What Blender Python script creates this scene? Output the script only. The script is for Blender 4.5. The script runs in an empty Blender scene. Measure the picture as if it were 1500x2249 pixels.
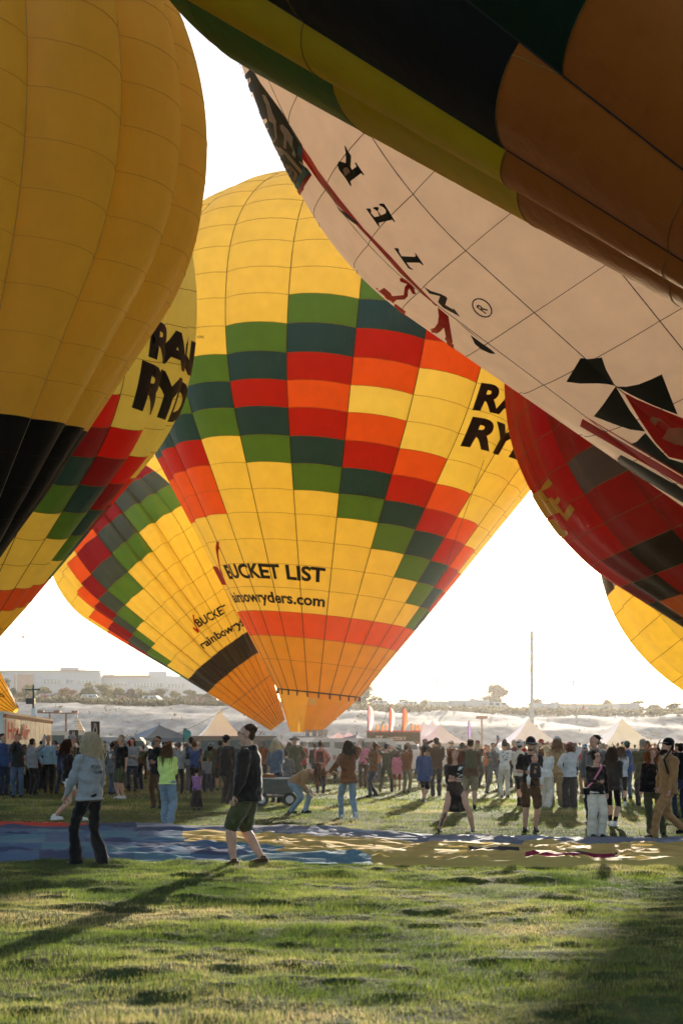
import bpy, bmesh, math, random
import numpy as np
from mathutils import Vector, Matrix, noise
random.seed(7); np.random.seed(7)
R_ = math.radians
SC = bpy.context.scene
COL = SC.collection
# ---------------------------------------------------------------- camera, sky, sun, exposure
FPX, EYE, HOR, MID = 2200., 1.58, 1640., 750.     # focal length / horizon of the 1500 px wide frame
cam = bpy.data.cameras.new('camera'); camo = bpy.data.objects.new('camera', cam); COL.objects.link(camo)
camo.location = (0, 0, EYE); camo.rotation_euler = (R_(90), 0, 0)
cam.sensor_fit = 'HORIZONTAL'; cam.sensor_width = 36; cam.lens = FPX/1500*36
cam.shift_y = (HOR-1124.5)/1500; cam.clip_start = .2; cam.clip_end = 6000
cam.dof.use_dof = True; cam.dof.focus_distance = 19; cam.dof.aperture_fstop = 3.0
SC.camera = camo
SUN_AZ, SUN_EL = math.atan((1262-750)/2200), R_(14.5)
world = bpy.data.worlds.new('World'); SC.world = world; world.use_nodes = True
wn = world.node_tree.nodes; wl = world.node_tree.links
bg = wn['Background']; sky = wn.new('ShaderNodeTexSky'); sky.sky_type = 'NISHITA'; sky.sun_disc = False
sky.sun_elevation = SUN_EL; sky.sun_rotation = SUN_AZ; sky.air_density = 1.0; sky.dust_density = 2.2; sky.ozone_density = 1.0
wl.new(sky.outputs[0], bg.inputs[0]); bg.inputs[1].default_value = 0.13
sl = bpy.data.lights.new('sun', 'SUN'); sl.energy = 5.0; sl.angle = R_(.6); sl.color = (1, .89, .74)
so = bpy.data.objects.new('sun', sl); COL.objects.link(so)
sdir = Vector((math.sin(SUN_AZ)*math.cos(SUN_EL), math.cos(SUN_AZ)*math.cos(SUN_EL), math.sin(SUN_EL)))
so.rotation_euler = sdir.to_track_quat('Z', 'Y').to_euler(); so.location = sdir*300
SC.view_settings.view_transform = 'Standard'; SC.view_settings.look = 'None'
SC.view_settings.gamma = 1; SC.view_settings.exposure = 1.25; SC.view_settings.use_curve_mapping = False
cy = SC.cycles
cy.use_denoising = True; cy.max_bounces = 12; cy.diffuse_bounces = 8; cy.transmission_bounces = 8; cy.glossy_bounces = 2
cy.volume_bounces = 1; cy.transparent_max_bounces = 6; cy.use_adaptive_sampling = True; cy.adaptive_threshold = .02
cy.sample_clamp_indirect = 6; cy.caustics_reflective = False; cy.caustics_refractive = False

# ---------------------------------------------------------------- helpers
def at(px, py, Y):                    # the point at depth Y that the photograph shows at px, py
    return Vector(((px-MID)/FPX*Y, Y, EYE+(HOR-py)/FPX*Y))
def tag(o, label=None, cat=None, group=None, kind=None):
    if label: o['label'] = label
    if cat: o['category'] = cat
    if group: o['group'] = group
    if kind: o['kind'] = kind
    return o
def empty(name, loc=(0, 0, 0), rz=0, **k):
    o = bpy.data.objects.new(name, None); COL.objects.link(o); o.location = loc; o.rotation_euler = (0, 0, rz)
    o.empty_display_size = .2
    return tag(o, **k)
def mesh_obj(name, V, Fc, mats, parent=None, mi=None, smooth=False, **k):
    me = bpy.data.meshes.new(name)
    me.from_pydata([tuple(v) for v in V], [], [tuple(f) for f in Fc])
    for m in (mats if isinstance(mats, (list, tuple)) else [mats]): me.materials.append(m)
    if mi is not None: me.polygons.foreach_set('material_index', mi)
    if smooth: me.polygons.foreach_set('use_smooth', [True]*len(Fc))
    me.update()
    o = bpy.data.objects.new(name, me); COL.objects.link(o); o.parent = parent
    return tag(o, **k)
def np_mesh(name, V, Fc, mat, parent=None, smooth=False, **k):   # fast path for uniform faces
    V = np.asarray(V, np.float32); Fc = np.asarray(Fc, np.int32); n = Fc.shape[1]
    me = bpy.data.meshes.new(name); me.vertices.add(len(V)); me.vertices.foreach_set('co', V.ravel())
    me.loops.add(Fc.size); me.loops.foreach_set('vertex_index', Fc.ravel())
    me.polygons.add(len(Fc)); me.polygons.foreach_set('loop_start', np.arange(len(Fc), dtype=np.int32)*n)
    me.polygons.foreach_set('loop_total', np.full(len(Fc), n, np.int32))
    if smooth: me.polygons.foreach_set('use_smooth', np.ones(len(Fc), bool))
    me.materials.append(mat); me.update(calc_edges=True)
    o = bpy.data.objects.new(name, me); COL.objects.link(o); o.parent = parent
    return tag(o, **k)
class MB:                             # collects shapes into one mesh
    def __init__(s): s.V = []; s.F = []; s.M = []
    def add(s, V, Fc, m=0):
        b = len(s.V); s.V += [tuple(v) for v in V]; s.F += [tuple(i+b for i in f) for f in Fc]; s.M += [m]*len(Fc); return s
    def box(s, c, d, m=0, rz=0, top=(1, 1)):
        cx, cy_, cz = c; hx, hy, hz = d[0]/2, d[1]/2, d[2]/2; V = []
        for z in (-1, 1):
            for x, y in ((-1, -1), (1, -1), (1, 1), (-1, 1)):
                X, Y = x*hx*(top[0] if z > 0 else 1), y*hy*(top[1] if z > 0 else 1)
                V.append((cx+X*math.cos(rz)-Y*math.sin(rz), cy_+X*math.sin(rz)+Y*math.cos(rz), cz+z*hz))
        return s.add(V, [(3, 2, 1, 0), (4, 5, 6, 7), (0, 1, 5, 4), (1, 2, 6, 5), (2, 3, 7, 6), (3, 0, 4, 7)], m)
    def tube(s, P, r, n=6, m=0, cap=True, sq=1.):
        P = [Vector(p) for p in P]; r = list(r) if hasattr(r, '__len__') else [r]*len(P)
        V = []; up = None
        for i, p in enumerate(P):
            t = (P[min(i+1, len(P)-1)]-P[max(i-1, 0)]); t = t.normalized() if t.length > 1e-9 else Vector((0, 0, 1))
            if up is None: up = Vector((0, -1, 0)) if abs(t.y) < .8 else Vector((0, 0, 1))
            a = t.cross(up)
            if a.length < 1e-4: a = t.cross(Vector((1, 0, 0)))
            a.normalize(); b = a.cross(t).normalized(); up = b
            ri = r[i] if hasattr(r[i], '__len__') else (r[i], r[i]*sq)
            for k in range(n):
                w = 2*math.pi*k/n; V.append(p+a*math.cos(w)*ri[0]+b*math.sin(w)*ri[1])
        Fc = []
        for i in range(len(P)-1):
            for k in range(n): Fc.append((i*n+k, (i+1)*n+k, (i+1)*n+(k+1) % n, i*n+(k+1) % n))
        if cap: Fc += [tuple(range(n)), tuple(reversed(range((len(P)-1)*n, len(P)*n)))]
        return s.add(V, Fc, m)
    def ball(s, c, r, n=8, m=0, sq=(1, 1, 1)):
        V = []; Fc = []; k = max(4, n//2+1)
        for i in range(1, k):
            a = math.pi*i/k
            for j in range(n):
                w = 2*math.pi*j/n; V.append((c[0]+r*sq[0]*math.sin(a)*math.cos(w), c[1]+r*sq[1]*math.sin(a)*math.sin(w), c[2]+r*sq[2]*math.cos(a)))
        V += [(c[0], c[1], c[2]+r*sq[2]), (c[0], c[1], c[2]-r*sq[2])]; T = len(V)-2
        for i in range(k-2):
            for j in range(n): Fc.append((i*n+j, (i+1)*n+j, (i+1)*n+(j+1) % n, i*n+(j+1) % n))
        for j in range(n): Fc.append((T, j, (j+1) % n)); Fc.append((T+1, (k-2)*n+(j+1) % n, (k-2)*n+j))
        return s.add(V, Fc, m)
    def build(s, name, mats, parent=None, smooth=False, **k):
        return mesh_obj(name, s.V, s.F, mats, parent, s.M, smooth, **k)

# ---------------------------------------------------------------- materials
MATS = {}
def nodemat(name):
    m = bpy.data.materials.new(name); m.use_nodes = True; return m, m.node_tree.nodes, m.node_tree.links
def noise_col(nt, ln, c, var=.15, scale=5., coord='Object', detail=4):
    tc = nt.new('ShaderNodeTexCoord'); n = nt.new('ShaderNodeTexNoise'); n.inputs['Scale'].default_value = scale; n.inputs['Detail'].default_value = detail
    ln.new(tc.outputs[coord], n.inputs['Vector'])
    r = nt.new('ShaderNodeMapRange'); r.inputs[1].default_value = .3; r.inputs[2].default_value = .7
    r.inputs[3].default_value = 1-var; r.inputs[4].default_value = 1+var; ln.new(n.outputs['Fac'], r.inputs[0])
    mx = nt.new('ShaderNodeVectorMath'); mx.operation = 'SCALE'; mx.inputs[0].default_value = c[:3]; ln.new(r.outputs[0], mx.inputs['Scale'])
    return mx.outputs[0], n.outputs['Fac'], tc
def mat(name, c, rough=.7, var=.15, scale=6., bump=0., metal=0., spec=.4, bscale=None, emit=None):
    if name in MATS: return MATS[name]
    m, nt, ln = nodemat(name); b = nt['Principled BSDF']
    col, fac, tc = noise_col(nt, ln, c, var, scale); ln.new(col, b.inputs['Base Color'])
    b.inputs['Roughness'].default_value = rough; b.inputs['Metallic'].default_value = metal
    b.inputs['Specular IOR Level'].default_value = spec
    if bump:
        bn = nt.new('ShaderNodeTexNoise'); bn.inputs['Scale'].default_value = bscale or scale*4; bn.inputs['Detail'].default_value = 5
        ln.new(tc.outputs['Object'], bn.inputs['Vector'])
        bp = nt.new('ShaderNodeBump'); bp.inputs['Strength'].default_value = bump; bp.inputs['Distance'].default_value = .03
        ln.new(bn.outputs['Fac'], bp.inputs['Height']); ln.new(bp.outputs[0], b.inputs['Normal'])
    MATS[name] = m; return m
def nylon(name, c, trans=.5, rough=.45, wr=.5, spec=.25):
    """thin ripstop cloth: reflects and lets light through"""
    if name in MATS: return MATS[name]
    m, nt, ln = nodemat(name); b = nt['Principled BSDF']; out = nt['Material Output']
    col, fac, tc = noise_col(nt, ln, c, .05, 1.3)
    # stretch marks and fine ripples of sewn cloth
    mp = nt.new('ShaderNodeMapping'); mp.inputs['Scale'].default_value = (2.2, 2.2, .5); ln.new(tc.outputs['Object'], mp.inputs[0])
    n2 = nt.new('ShaderNodeTexNoise'); n2.inputs['Scale'].default_value = 1.6; n2.inputs['Detail'].default_value = 6; ln.new(mp.outputs[0], n2.inputs['Vector'])
    bp = nt.new('ShaderNodeBump'); bp.inputs['Strength'].default_value = wr; bp.inputs['Distance'].default_value = .08
    ln.new(n2.outputs['Fac'], bp.inputs['Height'])
    ln.new(col, b.inputs['Base Color']); b.inputs['Roughness'].default_value = rough; b.inputs['Specular IOR Level'].default_value = spec
    ln.new(bp.outputs[0], b.inputs['Normal'])
    tr = nt.new('ShaderNodeBsdfTranslucent'); ln.new(bp.outputs[0], tr.inputs['Normal'])
    ga = nt.new('ShaderNodeGamma'); ga.inputs[1].default_value = 1.0; ln.new(col, ga.inputs[0]); ln.new(ga.outputs[0], tr.inputs[0])
    mx = nt.new('ShaderNodeMixShader'); mx.inputs[0].default_value = trans
    ln.new(b.outputs[0], mx.inputs[1]); ln.new(tr.outputs[0], mx.inputs[2]); ln.new(mx.outputs[0], out.inputs[0])
    MATS[name] = m; return m
NY = dict(
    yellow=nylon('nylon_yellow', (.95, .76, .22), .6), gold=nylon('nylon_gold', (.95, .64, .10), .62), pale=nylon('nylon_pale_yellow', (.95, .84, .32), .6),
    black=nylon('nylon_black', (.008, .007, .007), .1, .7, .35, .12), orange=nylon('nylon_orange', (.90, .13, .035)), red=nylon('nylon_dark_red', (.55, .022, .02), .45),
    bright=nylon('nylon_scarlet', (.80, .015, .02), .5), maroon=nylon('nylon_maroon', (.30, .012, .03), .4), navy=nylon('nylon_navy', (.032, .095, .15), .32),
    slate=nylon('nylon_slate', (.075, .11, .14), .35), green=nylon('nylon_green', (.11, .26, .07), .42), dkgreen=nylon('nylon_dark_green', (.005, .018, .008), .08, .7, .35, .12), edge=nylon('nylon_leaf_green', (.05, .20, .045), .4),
    white=nylon('nylon_white', (.93, .77, .62), .62), brown=nylon('nylon_burnt_orange', (.48, .14, .018), .34), lemon=nylon('nylon_lemon', (.70, .52, .01), .45),
    amber=nylon('nylon_amber', (.88, .44, .04), .5), sun=nylon('nylon_sun_yellow', (.98, .67, .16), .70), pink=nylon('nylon_pink', (.80, .12, .30), .5), char=nylon('nylon_charcoal', (.045, .035, .025), .25), blue=nylon('nylon_blue', (.05, .17, .34), .35),
    grey=nylon('nylon_grey', (.17, .18, .17), .3))
tape_dark = mat('load_tape_dark', (.14, .07, .02), .8)
tape_black = mat('load_tape_black', (.012, .01, .01), .8)
tape_pale = mat('load_tape_pale', (.60, .50, .34), .8); seam_soft = mat('seam_thread_light', (.62, .36, .10), .8)
seam_mat = mat('seam_thread', (.34, .18, .04), .8)
ink = mat('lettering_black', (.012, .012, .014), .6)
ink_red = nylon('lettering_red', (.55, .012, .012), .25)
ink_teal = mat('lettering_teal', (.03, .13, .17), .6)
ink_tan = mat('lettering_tan', (.30, .15, .07), .6)
ink_yel = nylon('lettering_yellow', (.80, .52, .05), .3)
rope_mat = mat('rope', (.12, .09, .06), .9)

# ---------------------------------------------------------------- balloons
class Envelope:
    """sphere on a cone, tilted; theta 0 faces the camera, s is the arc length from the mouth"""
    def __init__(s, P, D, N, phase, bulge, rows, tapes=None, wrinkle=None):
        px, py, tx, ty, R, b, r0, q = P
        R = R*D/FPX; r0 *= R; s.R = R; s.N = N; s.bulge = bulge; s.wrinkle = wrinkle; s.D = D
        s.C = np.array([(px-MID)/FPX*D, D, EYE+(HOR-py)/FPX*D])
        s.a = np.array([math.sin(tx)*math.cos(ty), -math.sin(ty), math.cos(tx)*math.cos(ty)])
        e1 = np.cross([0, 1, 0], s.a); s.e1 = e1/np.linalg.norm(e1); e2 = np.cross(s.a, s.e1)
        s.e2 = -e2 if e2[1] > 0 else e2
        za = R/math.sin(b); zc = np.linspace(r0/math.tan(b)-za, -R*math.sin(b), 60); rc = r0+(zc-zc[0])*math.tan(b)
        al = np.linspace(-b, math.pi/2, 160)[1:]
        s.Z = np.r_[zc, R*np.sin(al)*np.where(al > 0, q, 1)]; s.Rr = np.r_[rc, R*np.cos(al)]
        # soften the join of cone and crown
        s.S = np.r_[0, np.cumsum(np.hypot(np.diff(s.Z), np.diff(s.Rr)))]; s.L = s.S[-1]
        ta = tapes if tapes is not None else [phase+k*360/N for k in range(N)]
        s.tapes = np.radians(np.array(sorted(ta))); s.phase = R_(phase)
        r = list(rows); step = r[-1]-r[-2]
        while r[-1]+step < s.L-.6*step: r.append(r[-1]+step)
        s.rows = np.array(r+[s.L-.01]); s.coff = {}
    def p(s, th, t, off=0.):
        th = np.asarray(th, float); t = np.asarray(t, float); th, t = np.broadcast_arrays(th, t)
        z = np.interp(t, s.S, s.Z); r = np.interp(t, s.S, s.Rr)
        if s.bulge:
            T = s.tapes; T2 = np.r_[T, T[0]+2*np.pi]
            w = (th-T[0]) % (2*np.pi)+T[0]; k = np.clip(np.searchsorted(T2, w, side='right')-1, 0, len(T)-1)
            g = T2[k+1]-T2[k]; u = (w-T2[k])/g
            fade = np.clip(t/(.12*s.L), .25, 1)
            r = r*(1-s.bulge*.45+s.bulge*np.sin(np.pi*np.clip(u, 0, 1))**.75*fade)
        if s.wrinkle:
            r = r*(1+s.wrinkle(th, t, s))
        r = r+off
        d = np.sin(th)[..., None]*s.e1+np.cos(th)[..., None]*s.e2
        zz = z+off*np.where(t > s.L*.7, .3, -.1)
        return s.C+zz[..., None]*s.a+r[..., None]*d
    def grid(s):
        if not hasattr(s, 'G'):
            s.gt = np.linspace(-np.pi, np.pi, 361)[:-1]; s.gs = np.linspace(0, s.L-.02, 200)
            s.G = s.p(s.gt[:, None], s.gs[None, :]); q = pix(s.G)
            n = np.cross(np.roll(s.G, -1, 0)-np.roll(s.G, 1, 0), np.gradient(s.G, axis=1)); v = s.G-np.array([0, 0, EYE])
            sg = np.sign((n*(s.G-s.C)).sum(-1).mean()); f = ((n*v).sum(-1)*sg < 0) & (s.G[..., 1] > .5)
            s.q = q; s.Q = np.where(f[..., None], q, 1e7)
        return s.G
    def find(s, pts):                  # (theta, s) of the points of the near side seen at these pixels
        s.grid(); T = np.array(pts, float); st = np.zeros((len(T), 2))
        for n_, t in enumerate(T):
            d = ((s.Q-t)**2).sum(-1); i, j = np.unravel_index(d.argmin(), d.shape); st[n_] = s.gt[i], s.gs[j]
        f = lambda u: pix(s.p(u[:, 0], np.clip(u[:, 1], 0, s.L-.02)))
        best = st.copy(); eb = np.linalg.norm(f(st)-T, axis=1); u = st.copy()
        for it in range(14):
            q = f(u); h1, h2 = 2e-3, .02
            A = (f(u+[h1, 0])-f(u-[h1, 0]))/(2*h1); B = (f(u+[0, h2])-f(u-[0, h2]))/(2*h2); r = T-q
            # damped least squares keeps steps small where the surface turns away
            a11 = (A*A).sum(1)+40; a22 = (B*B).sum(1)+.4; a12 = (A*B).sum(1); b1 = (A*r).sum(1); b2 = (B*r).sum(1); D = a11*a22-a12*a12
            st_ = np.stack([(b1*a22-b2*a12)/D, (b2*a11-b1*a12)/D], 1); st_[:, 0] = np.clip(st_[:, 0], -.04, .04); st_[:, 1] = np.clip(st_[:, 1], -.4, .4)
            u = u+st_*.8; e = np.linalg.norm(f(u)-T, axis=1); ok = e < eb; best[ok] = u[ok]; eb[ok] = e[ok]
        return best
def pix(p):
    y = np.where(np.abs(p[..., 1]) < .1, .1, p[..., 1])
    return np.stack([MID+FPX*p[..., 0]/y, HOR-FPX*(p[..., 2]-EYE)/y], -1)
def quads(nu, nv):
    return [(i*nv+j, (i+1)*nv+j, (i+1)*nv+j+1, i*nv+j+1) for i in range(nu-1) for j in range(nv-1)]
def build_balloon(E, colour, label, nu=5, nv=4, tape=tape_dark, seam=seam_mat, tw=.03, sw=.012, name='hot_air_balloon', limit=299):
    root = empty(name, tuple(E.p(0., 0.)*0+E.C+E.a*E.Z[0]), label=label, cat='hot air balloon')
    T2 = np.r_[E.tapes, E.tapes[0]+2*np.pi]; org = np.array(root.location)
    cand = []; rear = []
    for k in range(len(E.tapes)):
        for j in range(len(E.rows)-1):
            th = np.linspace(T2[k], T2[k+1], nu)[:, None]
            oa = E.coff.get(k, 0) if 0 < j else 0; ob = E.coff.get(k, 0) if j+1 < len(E.rows)-1 else 0
            t = np.linspace(E.rows[j]+oa, E.rows[j+1]+ob, nv)[None, :]
            P = E.p(th, t); q = pix(P); c = P[nu//2, nv//2]
            n = np.cross(P[-1, nv//2]-P[0, nv//2], P[nu//2, -1]-P[nu//2, 0]); 
            if np.dot(n, c-(E.C)) < 0: n = -n
            if j < 8:
                ax = E.C+E.a*np.dot(c-E.C, E.a); 
                if np.dot(n, c-ax) < 0: n = -n
            inside = ((q[..., 0] > -10) & (q[..., 0] < 1510) & (q[..., 1] > -10) & (P[..., 1] > .5)).any()
            vis = inside and np.dot(n, c-np.array([0, 0, EYE])) < 0.15*np.linalg.norm(n)*np.linalg.norm(c)
            ar = np.ptp(q[..., 0])*np.ptp(q[..., 1])
            (cand if vis else rear).append((ar, k, j, P, th, t))
    cand.sort(key=lambda x: -x[0]); rear += cand[limit:]; cand = cand[:limit]
    for ar, k, j, P, th, t in cand:
        e = 1e-3
        N_ = np.cross(E.p(th+e, t)-E.p(th-e, t), E.p(th, t+e)-E.p(th, t-e)).reshape(-1, 3)
        N_ /= np.linalg.norm(N_, axis=1)[:, None]+1e-12
        V = (P-org).reshape(-1, 3)
        if np.dot(N_[len(N_)//2], P.reshape(-1, 3)[len(N_)//2]-E.C) < 0: N_ = -N_
        o = mesh_obj('panel', V, quads(nu, nv), NY[colour(k, j)], root, smooth=True)
        f = o.data.polygons[0]
        if np.dot(np.array(f.normal), N_[0]) < 0: o.data.flip_normals()
        # at the tapes the cloth really creases: take the inner neighbour's side of the crease
        G = N_.reshape(nu, nv, 3).copy(); G[0] = (2*G[1]-G[min(2, nu-1)]); G[-1] = (2*G[-2]-G[max(-3, -nu)])
        G /= np.linalg.norm(G, axis=2)[..., None]
        o.data.normals_split_custom_set_from_vertices(G.reshape(-1, 3).tolist())
    V = []; Fc = []; mi = []; ms = []; idx = {}
    for ar, k, j, P, th, t in rear:
        c = colour(k, j)
        if c not in idx: idx[c] = len(ms); ms.append(NY[c])
        b = len(V); V += list((P-org).reshape(-1, 3)); q = quads(nu, nv)
        Fc += [tuple(i+b for i in f) for f in q]; mi += [idx[c]]*len(q)
    if V: mesh_obj('envelope_far_side', V, Fc, ms, root, mi, True, kind='stuff')
    for k in range(len(E.tapes)):      # load tapes along the gores
        s_ = np.linspace(0, E.L-.02, 60); P = E.p(np.full(60, E.tapes[k]), s_)
        q = pix(P)
        if not ((q[:, 0] > -50) & (q[:, 0] < 1550) & (q[:, 1] > -50) & (P[:, 1] > 1)).any(): continue
        MB().tube([Vector(x-org) for x in P], tw, 4).build('load_tape', tape, root)
    for j in range(1, len(E.rows)-1):  # sewn seams round the envelope
        sm = tape_black if all(colour(k, q) == 'black' for k in range(0, len(E.tapes), 3) for q in (j-1, j)) else seam
        th = np.concatenate([np.linspace(T2[k], T2[k+1], nu)[:-1] for k in range(len(E.tapes))])
        P = E.p(th, E.rows[j]+np.repeat([E.coff.get(k, 0) for k in range(len(E.tapes))], nu-1), .004); q = pix(P)
        P = list(P)+[P[0]]
        if not ((q[:, 0] > -50) & (q[:, 0] < 1550) & (q[:, 1] > -50)).any(): continue
        MB().tube([Vector(x-org) for x in P], sw, 4, cap=False).build('seam', sm, root)
    E.root = root; E.org = org
    return root
def cut_grid(bm, lo, hi, step):
    for ax in (0, 1):
        n = int((hi[ax]-lo[ax])/step[ax])
        for i in range(1, n+1):
            co = [0, 0, 0]; co[ax] = lo[ax]+i*step[ax]; no = [0, 0, 0]; no[ax] = 1
            g = bm.verts[:]+bm.edges[:]+bm.faces[:]
            bmesh.ops.bisect_plane(bm, geom=g, plane_co=co, plane_no=no)
def text_bm(txt, bold=.02, shear=0., spacing=1.):
    cu = bpy.data.curves.new('t', 'FONT'); cu.body = txt; cu.offset = bold; cu.shear = shear; cu.resolution_u = 4; cu.space_character = spacing
    o = bpy.data.objects.new('t', cu); COL.objects.link(o); bpy.context.view_layer.update()
    me = bpy.data.meshes.new_from_object(o.evaluated_get(bpy.context.evaluated_depsgraph_get()))
    bpy.data.objects.remove(o); bpy.data.curves.remove(cu)
    bm = bmesh.new(); bm.from_mesh(me); bpy.data.meshes.remove(me)
    xs = [v.co.x for v in bm.verts]; ys = [v.co.y for v in bm.verts]
    x0, x1, y1 = min(xs), max(xs), max(ys)
    return bm, x0, x1, y1
def lay_on(E, bm, off, m, name, cell=(.22, .30)):
    """bm lies in the (theta*R, s) plane: cut it fine, also at every tape, then wrap it on the envelope"""
    xs = [v.co.x for v in bm.verts]; ys = [v.co.y for v in bm.verts]
    cut_grid(bm, (min(xs), min(ys)), (max(xs), max(ys)), cell)
    for a in E.tapes:
        for w in (-2*math.pi, 0, 2*math.pi):
            x = (a+w)*E.R
            if min(xs) < x < max(xs): bmesh.ops.bisect_plane(bm, geom=bm.verts[:]+bm.edges[:]+bm.faces[:], plane_co=(x, 0, 0), plane_no=(1, 0, 0))
    bmesh.ops.triangulate(bm, faces=bm.faces[:])
    T = np.array([(v.co.x/E.R, v.co.y) for v in bm.verts])
    P = E.p(T[:, 0], T[:, 1], off)-E.org
    for v, c in zip(bm.verts, P): v.co = c
    bmesh.ops.recalc_face_normals(bm, faces=bm.faces)
    me = bpy.data.meshes.new(name); bm.to_mesh(me); bm.free(); me.materials.append(m)
    o = bpy.data.objects.new(name, me); COL.objects.link(o); o.parent = E.root
    return o
def lettering(E, txt, bl, br, tl, m=ink, bold=.03, off=.05, name='lettering', cap=.72, shear=0, spacing=1., upright=True, stretch=1., cell=(.22, .30)):
    """text sewn on the envelope; bl, br, tl: pixels of baseline start, baseline end and cap top at the start"""
    bm, x0, x1, y1 = text_bm(txt, bold, shear, spacing)
    A = E.find([bl, br, tl]); du = (A[1]-A[0])*stretch; dv = A[2]-A[0]
    if upright: dv[0] = 0
    for v in bm.verts:
        t = A[0]+(v.co.x-x0)/(x1-x0)*du+v.co.y/cap*dv; v.co = (t[0]*E.R, t[1], 0)
    return lay_on(E, bm, off, m, name, cell)
def applique(E, poly, m, off=.04, name='printed_shape', step=14):
    """coloured cloth shape sewn on the envelope, outline given where the photograph shows it"""
    pts = []
    for i, a in enumerate(poly):
        b = poly[(i+1) % len(poly)]; n = max(1, int(math.hypot(b[0]-a[0], b[1]-a[1])/step))
        pts += [(a[0]+(b[0]-a[0])*k/n, a[1]+(b[1]-a[1])*k/n) for k in range(n)]
    T = E.find(pts); T[:, 0] = T[0, 0]+(T[:, 0]-T[0, 0]+np.pi) % (2*np.pi)-np.pi
    keep = [T[0]]
    for t in T[1:]:
        if abs(t[0]-keep[-1][0])*E.R+abs(t[1]-keep[-1][1]) > .02: keep.append(t)
    bm = bmesh.new(); vs = [bm.verts.new((t[0]*E.R, t[1], 0)) for t in keep]; f = bm.faces.new(vs); f.normal_update()
    bmesh.ops.triangulate(bm, faces=[f])
    return lay_on(E, bm, off, m, name)
def cloth(name, c, kind='cloth'):
    key = 'cloth_'+name
    if key in MATS: return MATS[key]
    m, nt, ln = nodemat(key); b = nt['Principled BSDF']; out = nt['Material Output']
    col, fac, tc = noise_col(nt, ln, c, .16, 9., detail=6); ln.new(col, b.inputs['Base Color'])
    b.inputs['Roughness'].default_value = .85; b.inputs['Specular IOR Level'].default_value = .06
    if kind == 'cloth':
        b.inputs['Sheen Weight'].default_value = .38; b.inputs['Sheen Roughness'].default_value = .4
    bn = nt.new('ShaderNodeTexNoise'); bn.inputs['Scale'].default_value = 14; bn.inputs['Detail'].default_value = 5; ln.new(tc.outputs['Object'], bn.inputs['Vector'])
    bp = nt.new('ShaderNodeBump'); bp.inputs['Strength'].default_value = .8; bp.inputs['Distance'].default_value = .02; ln.new(bn.outputs['Fac'], bp.inputs['Height']); ln.new(bp.outputs[0], b.inputs['Normal'])
    if kind == 'hair':
        mp = nt.new('ShaderNodeMapping'); mp.inputs['Scale'].default_value = (60, 60, 6); ln.new(tc.outputs['Object'], mp.inputs[0]); ln.new(mp.outputs[0], bn.inputs['Vector']); bn.inputs['Scale'].default_value = 1.4
        bp.inputs['Strength'].default_value = .9
        b.inputs['Roughness'].default_value = .5; tr = nt.new('ShaderNodeBsdfTranslucent'); tr.inputs[0].default_value = (*[min(1, x*2.2+.02) for x in c], 1)
        mx = nt.new('ShaderNodeMixShader'); mx.inputs[0].default_value = .45; ln.new(b.outputs[0], mx.inputs[1]); ln.new(tr.outputs[0], mx.inputs[2]); ln.new(mx.outputs[0], out.inputs[0])
    if kind == 'skin':
        b.inputs['Roughness'].default_value = .55; b.inputs['Subsurface Weight'].default_value = .25; b.inputs['Subsurface Radius'].default_value = (.02, .008, .004); bp.inputs['Strength'].default_value = .1
    MATS[key] = m; return m
CC = dict(black=(.010, .010, .011), charcoal=(.03, .03, .033), grey=(.16, .16, .165), heather=(.36, .37, .38), silver=(.55, .56, .57), white=(.74, .73, .70), cream=(.66, .60, .50),
    navy=(.015, .025, .06), blue=(.03, .09, .26), denim=(.075, .13, .21), paledenim=(.24, .34, .42), darkdenim=(.025, .04, .07), teal=(.02, .18, .18), green=(.03, .09, .04), olive=(.08, .085, .035),
    khaki=(.30, .24, .14), tan=(.40, .22, .09), brown=(.10, .05, .022), rust=(.30, .10, .03), leather=(.22, .08, .025), red=(.45, .02, .025), maroon=(.12, .012, .02), orange=(.65, .16, .03), pink=(.65, .20, .30), lilac=(.38, .17, .42), lime=(.62, .78, .22), camo=(.09, .09, .045), yellow=(.7, .5, .05), sky=(.32, .5, .62), floral=(.6, .16, .12))
HC = dict(blonde=(.60, .46, .33), brown=(.055, .025, .012), dark=(.014, .009, .007), grey=(.30, .29, .27), auburn=(.13, .04, .015), ginger=(.28, .10, .03), lightbrown=(.15, .08, .035))
SK = dict(light=(.52, .30, .21), mid=(.38, .20, .125), dark=(.16, .08, .045))
C_ = lambda n: cloth(n, tuple(x*(.72 if max(CC[n]) < .5 else .9) for x in CC[n])); H_ = lambda n: cloth('hair_'+n, HC[n], 'hair'); S_ = lambda n: cloth('skin_'+n, SK[n], 'skin')
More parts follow.
